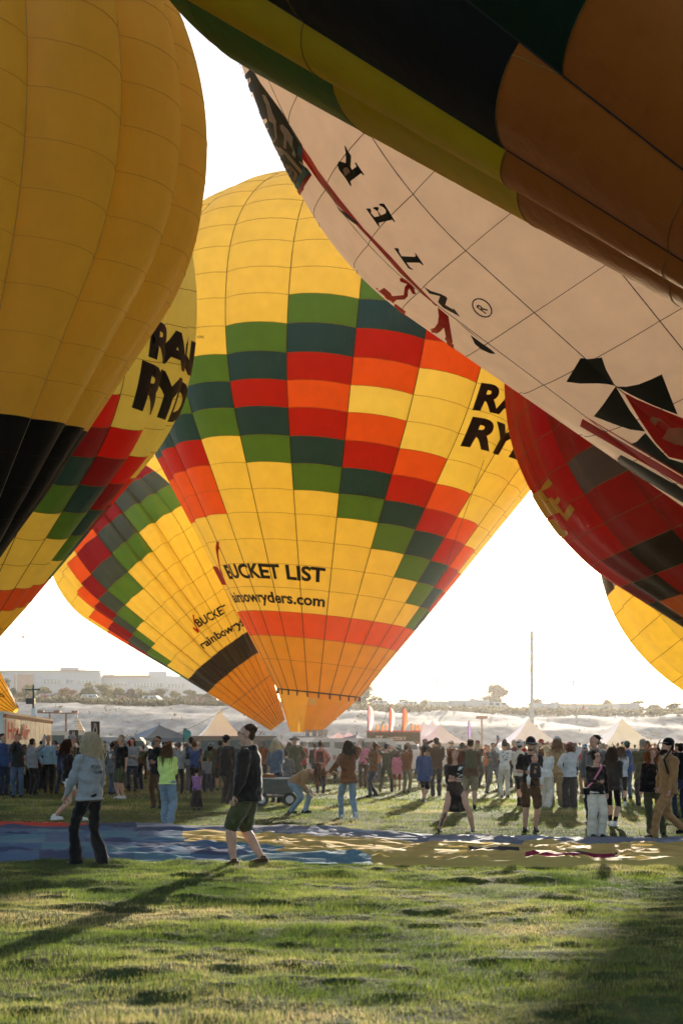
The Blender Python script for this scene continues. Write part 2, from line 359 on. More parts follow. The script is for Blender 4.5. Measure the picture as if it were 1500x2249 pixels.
# ---------------------------------------------------------------- ground and the rise behind
def ground_h(x, y):
    """field height: flat, then the sandy bank and the plateau behind"""
    b0 = 120+6*math.sin(x*.02); top = 165
    if y <= b0: return 0.
    xe = x/max(y, top)*top; crest = min(1574, max(1546, 1548+(xe+41)*.32)); zt = EYE+(HOR-crest)/FPX*top
    if y < top:
        u = (y-b0)/(top-b0); return zt*(u*u*(3-2*u))
    return zt+(y-top)*.044
def terrain():
    ys = list(np.r_[np.linspace(-60, 118, 30), np.linspace(120, 170, 40), np.linspace(176, 700, 22), [900., 1150.]])
    xs = np.r_[np.linspace(-900, -160, 12)[:-1], np.linspace(-160, 160, 130), np.linspace(160, 900, 12)[1:]]
    V = []; 
    for y in ys:
        for x in xs:
            h = ground_h(x, y)
            if 122 < y < 168: h += .55*noise.noise(Vector((x*.12, y*.12, 1)))+.35*noise.noise(Vector((x*.55+y*.2, y*.12, 5)))
            V.append((x, y, h-.015))
    n = len(xs); F_ = [(i*n+j, i*n+j+1, (i+1)*n+j+1, (i+1)*n+j) for i in range(len(ys)-1) for j in range(n-1)]
    m, nt, ln = nodemat('field_and_bank'); b = nt['Principled BSDF']; b.inputs['Roughness'].default_value = .9; b.inputs['Specular IOR Level'].default_value = .15
    tc = nt.new('ShaderNodeTexCoord'); sp = nt.new('ShaderNodeSeparateXYZ'); ln.new(tc.outputs['Object'], sp.inputs[0])
    def nz(scale, det=6, sc=(1, 1, 1)):
        mp = nt.new('ShaderNodeMapping'); mp.inputs['Scale'].default_value = sc; ln.new(tc.outputs['Object'], mp.inputs[0])
        n_ = nt.new('ShaderNodeTexNoise'); n_.inputs['Scale'].default_value = scale; n_.inputs['Detail'].default_value = det; ln.new(mp.outputs[0], n_.inputs[0]); return n_.outputs['Fac']
    def ramp(f, st):
        r = nt.new('ShaderNodeValToRGB'); ln.new(f, r.inputs[0]); e = r.color_ramp.elements
        e[0].position, e[0].color = st[0][0], (*st[0][1], 1); e[1].position, e[1].color = st[-1][0], (*st[-1][1], 1)
        for p_, c in st[1:-1]: q = e.new(p_); q.color = (*c, 1)
        return r.outputs[0]
    grass = ramp(nz(.55, 8), [(.3, (.028, .045, .010)), (.5, (.050, .075, .018)), (.62, (.095, .095, .035)), (.75, (.15, .12, .06))])
    sand = ramp(nz(.8, 12, (1, .5, 1.8)), [(.32, (.30, .25, .20)), (.5, (.38, .33, .27)), (.68, (.46, .41, .35))])
    mx = nt.new('ShaderNodeMix'); mx.data_type = 'RGBA'
    mr = nt.new('ShaderNodeMapRange'); mr.inputs[1].default_value = 70; mr.inputs[2].default_value = 95; ln.new(sp.outputs['Y'], mr.inputs[0])
    ln.new(mr.outputs[0], mx.inputs[0]); ln.new(grass, mx.inputs[6]); ln.new(sand, mx.inputs[7]); ln.new(mx.outputs[2], b.inputs['Base Color'])
    bp = nt.new('ShaderNodeBump'); bp.inputs['Strength'].default_value = .6; bp.inputs['Distance'].default_value = .18
    ln.new(nz(1.9, 10), bp.inputs['Height']); ln.new(bp.outputs[0], b.inputs['Normal'])
    mesh_obj('ground', V, F_, m, smooth=True, kind='structure')
terrain()
# haze: one closed box round everything
def haze():
    V = [(x, y, z) for z in (-2., 62.) for x, y in ((-905, -62), (905, -62), (905, 1155), (-905, 1155))]
    m = bpy.data.materials.new('haze_air'); m.use_nodes = True; nt = m.node_tree.nodes; ln = m.node_tree.links
    nt.remove(nt['Principled BSDF']); v = nt.new('ShaderNodeVolumePrincipled'); v.inputs['Color'].default_value = (1, .97, .93, 1)
    v.inputs['Density'].default_value = HAZE; v.inputs['Anisotropy'].default_value = HAZE_G
    ln.new(v.outputs[0], nt['Material Output'].inputs['Volume'])
    o = mesh_obj('haze', V, [(3, 2, 1, 0), (4, 5, 6, 7), (0, 1, 5, 4), (1, 2, 6, 5), (2, 3, 7, 6), (3, 0, 4, 7)], m, kind='stuff')
HAZE, HAZE_G = .00024, .64
haze()
# ---------------------------------------------------------------- the balloons
# centre: yellow with stepped diamonds of green, navy, red, orange
rows3 = [0, 2.02, 3.56, 5.12, 6.59, 7.99, 9.41, 10.89, 12.19, 13.59, 14.98, 16.37, 17.65, 18.91, 20.21, 21.5, 22.71, 23.97, 25.15, 26.4, 27.7]
E3 = Envelope((776.98, 784.33, .10478, .04415, 483.2, .57718, .19387, .66945), 60, 24, 1.5, .022, rows3)
ring = ['green', 'navy', 'red', 'orange']
def col3(k, j):
    t = (math.degrees(E3.tapes[k])-1.5)/15; c = int(round(t))  # 0 = column right of the middle tape (D)
    c = (c+12) % 24-12
    h = c+4                                        # A=1 B=2 C=3 D=4 ...
    if j <= 1: return 'amber'
    if j == 2: return 'gold' if False else 'orange'
    jj = j
    if h >= 1 and h <= 10:
        m = abs(jj-11); d = h-m
        if 0 <= d <= 3: return ['green', 'navy', 'red', 'orange'][d]
        return 'pale' if (d > 3) else 'yellow'
    if h in (0, -1, -2, -3):
        s_ = {11: 'green', 10: 'navy', 9: 'red', 8: 'orange', 7: 'orange'}
        return s_.get(jj, 'yellow')
    return 'yellow'
build_balloon(E3, col3, 'big yellow balloon in the middle lettered BUCKET LIST, diamonds of green, navy and red', nu=6, nv=4, tw=.024, sw=.011, limit=299)
T2 = lambda x, y: (x, y)
lettering(E3, 'BUCKET LIST', (505, 1271), (713, 1279), (506, 1239), bold=.035)
lettering(E3, 'Rainbowryders.com', (520, 1325), (713, 1333), (521, 1299), bold=.03)
lettering(E3, 'RAINBOW', (1037, 897), (1240, 985), (1055, 841), bold=.045)
lettering(E3, 'RYDERS', (1011, 976), (1215, 1070), (1034, 915), bold=.045)
lettering(E3, 'N278RR', (435, 743), (450, 743), (435, 737), bold=0.01)
applique(E3, [(477, 1191), (483, 1190), (481, 1215), (485, 1245), (498, 1285), (494, 1286), (474, 1248), (476, 1244), (486, 1260), (478, 1222), (475, 1205)], ink_red, step=7, name='tick_mark')
# scoop below its mouth
def scoop():
    m0 = E3.org; n = 33; A = []; B = []
    for i in range(n):
        th = -math.pi+2*math.pi*i/(n-1)
        A.append(E3.p(th, 0.)-E3.org)
        b = at(672+36*math.sin(th), 1606+3*math.cos(th), 60-1.0*math.cos(th))
        B.append(np.array(b)-E3.org)
    V = []
    for i in range(n):
        for k in range(6):
            u = k/5; p = A[i]*(1-u)+B[i]*u
            p = p+np.array([0, .25*math.sin(i*2.1)*math.sin(math.pi*u), 0]); V.append(p)
    q = quads(n, 6)
    mi = [0 if 10 <= (i//5) < 15 else 1 for i in range(len(q))]
    o = mesh_obj('scoop', V, q, [NY['gold'], NY['amber']], E3.root, mi, True)
    # square pocket on the scoop, mouth rim and tabs
    c = np.array(at(686, 1541, 57.4))-E3.org
    MB().box((c[0], c[1], c[2]), (.42, .03, .42)).build('pocket', NY['yellow'], E3.root)
    P = [Vector(E3.p(t, 0.)-E3.org) for t in np.linspace(-np.pi, np.pi, 73)]
    MB().tube(P, .05, 5, cap=False).build('mouth_rim', tape_black, E3.root)
    for th in E3.tapes[::1]:
        q = E3.p(th, 0.)-E3.org
        MB().tube([Vector(q)+Vector((0, 0, .12)), Vector(q)-Vector((0, 0, .30))], .055, 5).build('mouth_tab', tape_dark, E3.root)
scoop()
# left yellow balloon, near, black skirt
rows1 = [0, .9, 1.75, 2.6, 3.4, 4.25, 5.15, 6.0, 6.92, 7.79, 8.6, 9.4, 10.19, 10.93, 11.7]
E1 = Envelope((-182.96, 294.11, .0606, .2208, 612., .5468, .2078, .9937), 21.5, 18, .8, .075, rows1)
build_balloon(E1, lambda k, j: 'black' if j < 5 else 'sun', 'plain golden balloon at the left edge with a black lower cone', nu=9, nv=5, tape=tape_pale, seam=seam_soft, tw=.009, sw=.005)
# RAINBOW RYDERS balloon behind it
rows2 = [0, 1.3, 2.6, 3.9, 5.2, 6.57, 7.95, 9.33, 10.7, 12.05, 13.26, 14.45, 15.7]
E2 = Envelope((-47.65, 691.67, .2805, .3928, 460, .4854, .1859, 1.2251), 37, 24, 3.3, .05, rows2)
def col2(k, j):
    c = int(round((math.degrees(E2.tapes[k])-3.3)/15)); c = (c+12) % 24-12  # 4 = column 63..78
    g = 6+(4-c); d = j-g
    if j == 3: return 'orange'
    if j < 3: return 'gold'
    if 0 <= d <= 3 and c <= 7 and j >= 4: return ['green', 'navy', 'maroon', 'bright'][d]
    if j == 20: return 'pink'
    return 'yellow' if j < 9 else 'pale'
build_balloon(E2, col2, 'yellow balloon behind the golden one, stepped scarlet, maroon, navy and green squares, lettered RYD', nu=6, nv=4, tw=.02, sw=.011)
lettering(E2, 'RAN', (324, 776), (404, 822), (356, 704), bold=.05, stretch=.74)
lettering(E2, 'RYD', (289, 887), (370, 926), (318, 792), bold=.05, stretch=.78)
# leaning, half filled balloon between them
def wr4(th, t, s): return .022*np.sin(th*37+2*np.sin(t*.25))*np.clip(1.2-t/s.L, 0, 1)+.05*np.sin(th*9+1.3)*np.clip(1-t/s.L*1.1, 0, 1)*np.clip(t/4, 0, 1)
E4 = Envelope((308.32, 1202.6, -.6571, .0366, 187.88, .35, .1061, 1.1047), 75, 24, 0, .06,
    [0, 1.6, 3.5, 5.45, 7.17, 9., 10.71, 12.32, 14.03, 15.58, 17.16, 18.85, 20.4, 22.], tapes=[7, -2.5, -15, -35, -49, -63, -77, -91, -105, -120, -135, -150, -165, 180, 165, 150, 135, 120, 105, 90, 75, 60, 46, 33, 20], wrinkle=wr4)
def col4(k, j):
    a = math.degrees(E4.tapes[k]); a = (a+180) % 360-180
    if j < 3: return 'amber'
    if j == 3: return 'char'
    base = {20: 10, 7: 10, -2.5: 9, -15: 9, -35: 8, -49: 7, -63: 6, -77: 5, -91: 4}
    key = min(base, key=lambda q: abs(q-a)) if a < 40 and a > -100 else None
    # base is keyed by the lower tape of each column
    if key is None: return 'yellow'
    d = j-base[key]
    if 0 <= d <= 3: return ['green', 'slate', 'maroon', 'orange'][d]
    return 'yellow'
build_balloon(E4, col4, 'half filled yellow balloon leaning left behind the middle one, charcoal band and BUCKET lettering', nu=9, nv=4, tw=.022, sw=.013)
lettering(E4, 'BUCKET', (437, 1378), (500, 1345), (432, 1358), bold=.03, off=.12)
lettering(E4, 'rainbowryders', (448, 1425), (546, 1374), (443, 1405), bold=.03, off=.12)
applique(E4, [(423, 1351), (426, 1350), (429, 1370), (438, 1386), (436, 1392), (424, 1380), (425, 1377), (432, 1382), (426, 1368)], ink_red, off=.12, step=6, name='tick_mark')
# dark balloon overhead, top right
E5 = Envelope((1047.37, -1021.44, -.4345, -.2309, 1099.37, .4009, .22, .741), 12, 16, -99.2, .035,
    [0, 1.4, 3.0, 5.2, 8.3, 11.2, 14.0], tapes=[-99.2+22.5*k for k in range(0, 15)]+[-111.5, -134.])
E5.coff = {3: -.55, 4: -.6}
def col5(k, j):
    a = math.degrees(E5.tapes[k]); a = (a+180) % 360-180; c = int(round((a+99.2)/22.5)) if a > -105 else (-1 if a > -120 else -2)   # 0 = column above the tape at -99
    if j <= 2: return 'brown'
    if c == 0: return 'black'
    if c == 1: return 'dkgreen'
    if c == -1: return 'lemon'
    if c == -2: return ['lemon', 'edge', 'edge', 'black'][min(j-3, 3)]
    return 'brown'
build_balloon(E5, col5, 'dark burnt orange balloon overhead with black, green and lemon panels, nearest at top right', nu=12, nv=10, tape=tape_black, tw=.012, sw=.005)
# white balloon with lettering
E6 = Envelope((1351.2, -64.18, -.6006, .2556, 818., .4241, .276, 1.3), 27, 20, -67.9, .018,
    [0, 1.5, 3.1, 4.7, 6.3, 7.6, 9.0, 11.3, 13.3, 15.66, 17.48, 19.22, 21.02, 22.8])
build_balloon(E6, lambda k, j: 'white', 'white balloon with black letters and red figures, tilted under the dark one', nu=10, nv=7, tape=tape_black, seam=tape_dark, tw=.014, sw=.011)
za = lambda L: [(720+x*.16, 300+y*.16) for x, y in L]
zb = lambda L: [(490+x*.16, 80+y*.16) for x, y in L]
zc_ = lambda L: [(820+x*.2, 580+y*.2) for x, y in L]
zd = lambda L: [(1220+x*.18667, 760+y*.18667) for x, y in L]
for L in ([(235, 110), (250, 118), (280, 180), (328, 250), (325, 330), (320, 400), (340, 445), (402, 398), (378, 350), (392, 340), (508, 512), (492, 520), (465, 490), (318, 600), (332, 662), (318, 668), (240, 545), (165, 450), (138, 375), (155, 330), (200, 332), (252, 352), (256, 280), (252, 200)],
          [(530, 975), (590, 975), (605, 1010), (598, 1035), (650, 1093), (715, 1080), (690, 1015), (630, 975), (640, 955), (700, 955), (706, 985), (690, 1005), (738, 1070), (800, 1040), (805, 1000), (770, 960), (705, 925), (730, 905), (780, 910), (830, 985), (932, 1155), (920, 1163), (890, 1130), (705, 1172), (720, 1222), (708, 1228)],
          [(915, 1518), (970, 1520), (988, 1545), (980, 1560), (1020, 1630), (1205, 1640), (1215, 1615), (1198, 1590), (1212, 1588), (1322, 1748), (1310, 1755), (1265, 1720), (1090, 1718), (1130, 1775), (1182, 1815), (1150, 1815), (1110, 1795)]):
    applique(E6, za(L), ink, off=.02, step=9, name='letter')
# counter of the R and mouth of the letter, in the envelope's own cloth
applique(E6, za([(218, 440), (240, 410), (275, 405), (300, 430), (318, 470), (250, 522)]), NY['white'], step=9, off=.032, name='letter_counter')
for L in ([(560, 240), (640, 288), (740, 318), (805, 350), (818, 372), (795, 440), (880, 490), (885, 478), (912, 508), (958, 572), (900, 540), (770, 470), (715, 410), (740, 345), (620, 315)],
          [(890, 592), (1190, 832), (1130, 790), (1060, 738), (980, 670)], [(1073, 770), (1180, 850), (1290, 925), (1348, 978), (1290, 975), (1190, 930), (1120, 870)],
          [(1180, 1215), (1280, 1285), (1400, 1355), (1372, 1325), (1440, 1375), (1442, 1412), (1200, 1262)]):
    applique(E6, zc_(L), ink, off=.02, step=9, name='letter')
def ringp(cx, cy_, a, b, w, rot, n=28):
    o = []; i = []
    for k in range(n+1):
        t = 2*math.pi*k/n*.995
        for L, s_ in ((o, 0), (i, w)):
            x, y = (a-s_)*math.cos(t), (b-s_)*math.sin(t); L.append((cx+x*math.cos(rot)-y*math.sin(rot), cy_+x*math.sin(rot)+y*math.cos(rot)))
    return o+i[::-1]
applique(E6, zc_(ringp(1205, 468, 128, 88, 15, .72)), ink, step=9, name='registered_mark')
lettering(E6, 'R', zc_([(1245, 532)])[0], zc_([(1268, 482)])[0], zc_([(1140, 455)])[0], bold=.02, upright=False, name='registered_mark')
for L in ([(0, 220), (60, 255), (95, 262), (125, 250), (195, 308), (212, 342), (340, 332), (345, 290), (350, 245), (378, 212), (300, 182), (297, 145), (370, 165), (440, 228), (474, 322), (438, 320), (402, 260), (388, 285), (385, 345), (350, 380), (262, 382), (262, 408), (310, 438), (374, 498), (352, 540), (372, 582), (300, 520), (200, 420), (60, 290)],
          [(712, 465), (830, 562), (870, 800), (912, 1035), (842, 985), (782, 690), (740, 735), (690, 748), (640, 742), (618, 702), (680, 690), (715, 640), (724, 560)]):
    applique(E6, zc_(L), ink_red, off=.022, step=9, name='printed_figure')
applique(E6, [(666, 320), (684, 345), (700, 372), (745, 432), (800, 500), (860, 562), (905, 612), (962, 670), (958, 670), (880, 598), (812, 522), (735, 440), (700, 395), (676, 360), (664, 345)], ink_red, off=.022, step=9, name='printed_stripe')
# dark striped figure near the left rim
applique(E6, zb([(262, 178), (380, 380), (520, 620), (800, 1000), (1095, 1480), (1100, 1520), (1090, 1600), (1110, 1760), (1165, 1800), (1225, 1890), (1120, 2050), (1080, 2140), (1000, 2030), (900, 1860), (800, 1700), (700, 1540), (620, 1380), (540, 1250), (470, 1070), (500, 1080), (610, 1330), (500, 1080), (560, 1110), (665, 1365), (680, 1365), (600, 1110), (500, 1020), (400, 700), (355, 400)]), ink, step=7, off=.02, name='printed_figure')
for L in ([(545, 775), (590, 790), (645, 890), (690, 1030), (740, 1140), (745, 1290), (765, 1425), (735, 1415), (700, 1180), (640, 1140), (600, 920), (565, 850)],
          [(790, 1200), (830, 1190), (900, 1260), (970, 1370), (965, 1490), (1010, 1600), (1000, 1650), (955, 1600), (975, 1540), (885, 1400), (885, 1535), (840, 1510), (848, 1340), (800, 1260)],
          [(650, 1425), (760, 1475), (900, 1590), (1100, 1830), (1080, 1875), (950, 1720), (850, 1600), (690, 1510)], [(1065, 1690), (1112, 1735), (1105, 1760), (1058, 1710)]):
    applique(E6, zb(L), NY['white'], step=7, off=.032, name='printed_highlight')
applique(E6, zb([(790, 1620), (900, 1710), (1040, 1870), (1000, 1990), (930, 1900), (850, 1790)]), ink_tan, step=7, off=.034, name='printed_patch')
for i in range(5):
    applique(E6, zb([(815+i*40, 1660+i*42), (825+i*40, 1655+i*42), (900+i*24, 1850+i*30), (890+i*24, 1850+i*30)]), ink, step=9, off=.04, name='printed_line')
applique(E6, zb([(1040, 1480), (1095, 1540), (1090, 1600), (1090, 1680), (1035, 1600)]), ink_teal, step=7, off=.032, name='printed_patch')
applique(E6, zb([(1110, 1775), (1190, 1860), (1110, 1960), (1070, 2110), (1015, 2040), (1040, 1900), (1090, 1860)]), ink_teal, step=7, off=.032, name='printed_patch')
applique(E6, zb([(1205, 1865), (1225, 1890), (1130, 2040), (1105, 2180), (1060, 2110), (1090, 1990)]), ink_red, step=7, off=.045, name='printed_line')
applique(E6, zb([(170, 120), (195, 130), (215, 280), (330, 680), (480, 1020), (500, 1080), (440, 980), (330, 720), (215, 400)]), ink, step=7, name='printed_line')
applique(E6, [(567, 131), (580, 142), (590, 144), (585, 138), (572, 128)], ink, step=7, name='letter')
applique(E6, za([(-40, 640), (40, 730), (105, 800), (95, 835), (20, 760)]), ink_tan, step=9, off=.034, name='printed_patch')
applique(E6, za([(130, 955), (260, 1030), (400, 1150), (430, 1200), (380, 1180), (250, 1080)]), ink, step=9, off=.034, name='printed_line')
# black stars, red shield and bars lower right
for L in ([(300, 135), (380, 148), (550, 128), (600, 270), (705, 462), (610, 440), (500, 432), (300, 435), (132, 415), (220, 270)],
          [(712, 468), (880, 750), (1060, 1000), (880, 975), (700, 915), (560, 860), (455, 820), (560, 690)],
          [(720, 470), (840, 472), (980, 445), (1130, 385), (1255, 325), (1330, 520), (1440, 800), (1150, 690), (900, 570)],
          [(1062, 1015), (1200, 1180), (1340, 1320), (1540, 1380), (1540, 1530), (1200, 1330), (880, 1150), (960, 1120)],
          [(775, 1275), (1000, 1390), (1540, 1695), (1540, 1860), (1100, 1600), (708, 1405)], [(248, 1062), (330, 1130), (520, 1290), (380, 1210), (230, 1115)]):
    applique(E6, zd(L), ink, off=.02, step=10, name='printed_star' if L[0][1] < 1100 else 'printed_bar')
applique(E6, zd([(800, 535), (960, 620), (1150, 700), (1540, 860), (1540, 1345), (1400, 1315), (1340, 1300), (1180, 1130), (1010, 880)]), ink_red, off=.022, step=10, name='printed_shield')
applique(E6, zd([(1120, 840), (1150, 822), (1230, 840), (1360, 950), (1540, 955), (1540, 1175), (1420, 1150), (1265, 1080), (1345, 945), (1240, 870), (1205, 875), (1185, 935), (1130, 880)]), NY['white'], step=10, off=.034, name='printed_highlight')
applique(E6, zd([(325, 848), (1540, 1560), (1540, 1660), (295, 938)]), ink_red, off=.022, step=10, name='printed_bar')
applique(E6, zd([(350, 826), (380, 832), (1540, 1520), (1540, 1545)]), ink_red, off=.022, step=10, name='printed_bar')
# red balloon, leaning, right
E7 = Envelope((1700., 783.97, -.3967, .0557, 580., .5938, .1592, .9355), 45, 24, 14, .02, [0, 1.8, 3.3, 4.8, 6.3, 7.8, 9.3, 10.9, 12.4, 13.9, 15.6, 17.1, 18.6], wrinkle=lambda th, t, s: .010*np.sin(th*31+np.sin(t*.4)))
def col7(k, j):
    a = math.degrees(E7.tapes[k]); a = (a+180) % 360-180; c = int(round((a+91)/15))  # 0: -91..-76
    if c == 0: return {9: 'maroon', 8: 'char', 7: 'gold', 6: 'gold'}.get(j, 'bright' if j > 9 else 'red')
    if c == -1: return {8: 'maroon', 7: 'char', 6: 'char'}.get(j, 'bright' if j > 8 else 'red')
    if c < -1: return {7: 'maroon', 6: 'char'}.get(j, 'bright' if j > 7 else 'red')
    if c == 1: return {12: 'grey', 9: 'char'}.get(j, 'red')
    if c == 2: return {8: 'char'}.get(j, 'red')
    return 'maroon'  # upper gores: deeper reds put the shade of the folded side into the cloth
build_balloon(E7, col7, 'scarlet balloon at right with charcoal squares and yellow letters, leaning behind the white one', nu=8, nv=4, tape=tape_dark, tw=.02, sw=.014)
ze = lambda L: [(1100+x*.2667, 850+y*.2667) for x, y in L]
applique(E7, ze([(330, 840), (395, 745), (432, 788), (380, 858), (448, 930), (470, 898), (495, 915), (470, 965), (525, 1040), (575, 962), (615, 1005), (550, 1100)]), ink_yel, step=8, name='letter')
applique(E7, ze([(312, 872), (335, 880), (400, 985), (500, 1090), (560, 1200), (545, 1255), (505, 1232), (530, 1195), (470, 1110), (370, 1010)]), ink_yel, step=8, name='letter')
# plain yellow balloon far right
E8 = Envelope((1796.18, 1114.2, -.6832, -.1195, 478., .7008, .1825, .9224), 70, 24, 13.5, .05, [0, 2.2, 4.6, 7, 9.4, 11.8, 14.2, 16.6, 19., 21.2, 23.3, 25.4, 27.6, 29.1, 31.5])
build_balloon(E8, lambda k, j: 'char' if j == 13 else 'yellow', 'plain yellow balloon at the far right edge, lowest, with one dark panel row', nu=7, nv=4, tw=.035, sw=.02)
# small yellow one beyond the trailer and a red one behind the middle mouth
E9 = Envelope((-62, 1497, -.95, .0, 62, .45, .2, .8), 60, 20, 0, .04, [0, 1.2, 2.4, 3.6, 4.8])
build_balloon(E9, lambda k, j: 'gold', 'yellow balloon lying low behind the white trailer at the left edge', nu=5, nv=4, tw=.025, sw=.015)
lettering(E9, 'O', (2, 1533), (12, 1532), (0, 1522), bold=.03)
E10 = Envelope((735, 1262, .12, 0, 190, .62, .12, .8), 86, 20, 0, .04, [0, 1.2, 2.4, 3.6, 4.8])
build_balloon(E10, lambda k, j: 'bright', 'red balloon mouth showing behind the scoop of the middle balloon', nu=5, nv=4, tw=.025, sw=.015)
# ---------------------------------------------------------------- plateau: building, trees, vehicles, masts
def gz(x, y): return ground_h(x, y)
white_p = mat('white_paint', (.72, .72, .70), .5, .05); glass_far = mat('window_glass', (.10, .15, .18), .15, .1, spec=.8)
wall_p = mat('render_wall', (.36, .38, .40), .8, .05, 1.); brick_p = mat('red_brick_wall', (.36, .17, .12), .85, .1, 2.); steel = mat('galvanised_steel', (.38, .39, .40), .45, .1, metal=.6)
dark_m = mat('dark_rubber', (.02, .02, .02), .8); canvas = nylon('tent_canvas', (.84, .92, 1.0), .06, .6, .25); canvas_blue = nylon('tent_canvas_blue', (.16, .26, .42), .3, .6, .25)
wood_m = mat('wooden_pole', (.22, .13, .08), .8)
def building():
    r = empty('office_building', (-100, 400, gz(-100, 400)-1), label='long pale two storey building with brick panel behind the trees at left', cat='building'); o = Vector(r.location)
    def blk(name, x0, x1, y0, y1, Y, d, m, par=r):       # px range and py range (top, bottom) at depth Y
        a = at(x0, y1, Y)-o; b = at(x1, y0, Y)-o
        return MB().box(((a.x+b.x)/2, a.y+d/2, (a.z+b.z)/2), (b.x-a.x, d, b.z-a.z)).build(name, m, par)
    w1 = blk('wall', -60, 219, 1474, 1550, 400, 40, wall_p); w2 = blk('wall', 221, 470, 1485, 1550, 404, 40, wall_p)
    blk('brick_panel', 31, 71, 1481, 1550, 399.2, .7, brick_p); blk('brick_panel', 224, 330, 1483, 1488, 403.2, .7, brick_p)
    blk('roof_room', 132, 173, 1466, 1478, 412, 12, wall_p); blk('roof_room', 326, 366, 1475, 1488, 414, 12, wall_p); blk('stair_tower', 217, 222, 1478, 1550, 399, 3, steel)
    blk('roof_edge', -60, 219, 1472.5, 1474.5, 399.3, 41, brick_p)
    for (x0, x1, y0, y1, Y) in ((95, 133, 1492, 1502, 399.4), (144, 161, 1492, 1502, 399.4), (171, 210, 1494, 1503, 399.4), (240, 280, 1500, 1507, 403.4), (293, 357, 1500, 1510, 403.4), (368, 405, 1503, 1511, 403.4), (0, 12, 1474.5, 1482, 399.4)):
        f = blk('window', x0, x1, y0, y1, Y, .6, steel); n = max(2, int((x1-x0)/7))
        for i in range(n):
            a = x0+(x1-x0)*(i+.08)/n; b = x0+(x1-x0)*(i+.92)/n; blk('pane', a, b, y0+.8, y1-.8, Y-.06, .05, glass_far).parent = f
building()
LEAF = {}
def leafmat(c):
    k = 'leaf_%s' % str(c)
    if k in MATS: return MATS[k]
    m, nt, ln = nodemat('foliage'); b = nt['Principled BSDF']; col, f, tc = noise_col(nt, ln, c, .45, .8); ln.new(col, b.inputs['Base Color']); b.inputs['Roughness'].default_value = .7; b.inputs['Specular IOR Level'].default_value = .2
    tr = nt.new('ShaderNodeBsdfTranslucent'); ln.new(col, tr.inputs[0]); mx = nt.new('ShaderNodeMixShader'); mx.inputs[0].default_value = .4
    ln.new(b.outputs[0], mx.inputs[1]); ln.new(tr.outputs[0], mx.inputs[2]); ln.new(mx.outputs[0], nt['Material Output'].inputs[0]); MATS[k] = m; return m
bark = mat('bark', (.12, .09, .07), .9)
def crown_mesh(seed, n=1100):          # unit crown, height 1, width 1
    rs = np.random.RandomState(seed); blobs = []
    for i in range(13):
        a = rs.uniform(0, 6.28); rr = rs.uniform(.05, .36)*(1 if i > 2 else .3); z = rs.uniform(.25, .85) if i > 2 else rs.uniform(.6, .86)
        blobs.append((rr*math.cos(a)*(1.1-z*.5), rr*math.sin(a)*(1.1-z*.5), z, rs.uniform(.10, .19)))
    V = np.zeros((n*3, 3)); B = np.array(blobs)
    for i in range(n):
        b = B[rs.randint(len(B))]; d = rs.normal(size=3); d /= np.linalg.norm(d); c = b[:3]+d*b[3]*rs.uniform(.5, 1.12); s_ = rs.uniform(.022, .042)
        u = rs.normal(size=3); u /= np.linalg.norm(u); v = np.cross(u, rs.normal(size=3)); v /= np.linalg.norm(v)
        V[i*3] = c+u*s_; V[i*3+1] = c-u*s_*.6+v*s_*.8; V[i*3+2] = c-u*s_*.5-v*s_*.8
    return V, np.arange(n*3).reshape(-1, 3), blobs
CROWN = []
for sd in range(5):
    V, Fc, bl = crown_mesh(sd, 2600 if sd < 4 else 3800); CROWN.append((V, Fc, bl))
TM = {}
def tree(px, top, base, wpx, Y, c, label, sd=0, group='trees on the rise behind the field'):
    x = (px-MID)/FPX*Y; z = gz(x, Y)-.1; zt = EYE+(HOR-top)/FPX*Y; h = zt-z; w = wpx/FPX*Y/.66
    r = empty('tree', (x, Y, z), random.uniform(0, 6), label=label, cat='tree', group=group); r.scale = (w, w, h)
    k = (sd, c)
    if k not in TM:
        V, Fc, bl = CROWN[sd]; o = np_mesh('crown', V, Fc, leafmat(c), r); m = MB(); m.tube([(0, 0, 0), (.01, 0, .3), (0, .01, .62)], [.03, .022, .01], 6)
        for b in bl[:7]: m.tube([(0, 0, .22+.02*len(b)), (b[0]*.5, b[1]*.5, .3+(b[2]-.3)*.55), b[:3]], [.014, .009, .004], 5)
        t = m.build('trunk', bark, r); TM[k] = (o.data, t.data)
    else:
        for nm_, me in zip(('crown', 'trunk'), TM[k]): o = bpy.data.objects.new(nm_, me); COL.objects.link(o); o.parent = r
    return r
YG, OG, DG, BG = (.17, .16, .05), (.28, .15, .055), (.06, .07, .03), (.11, .095, .045)
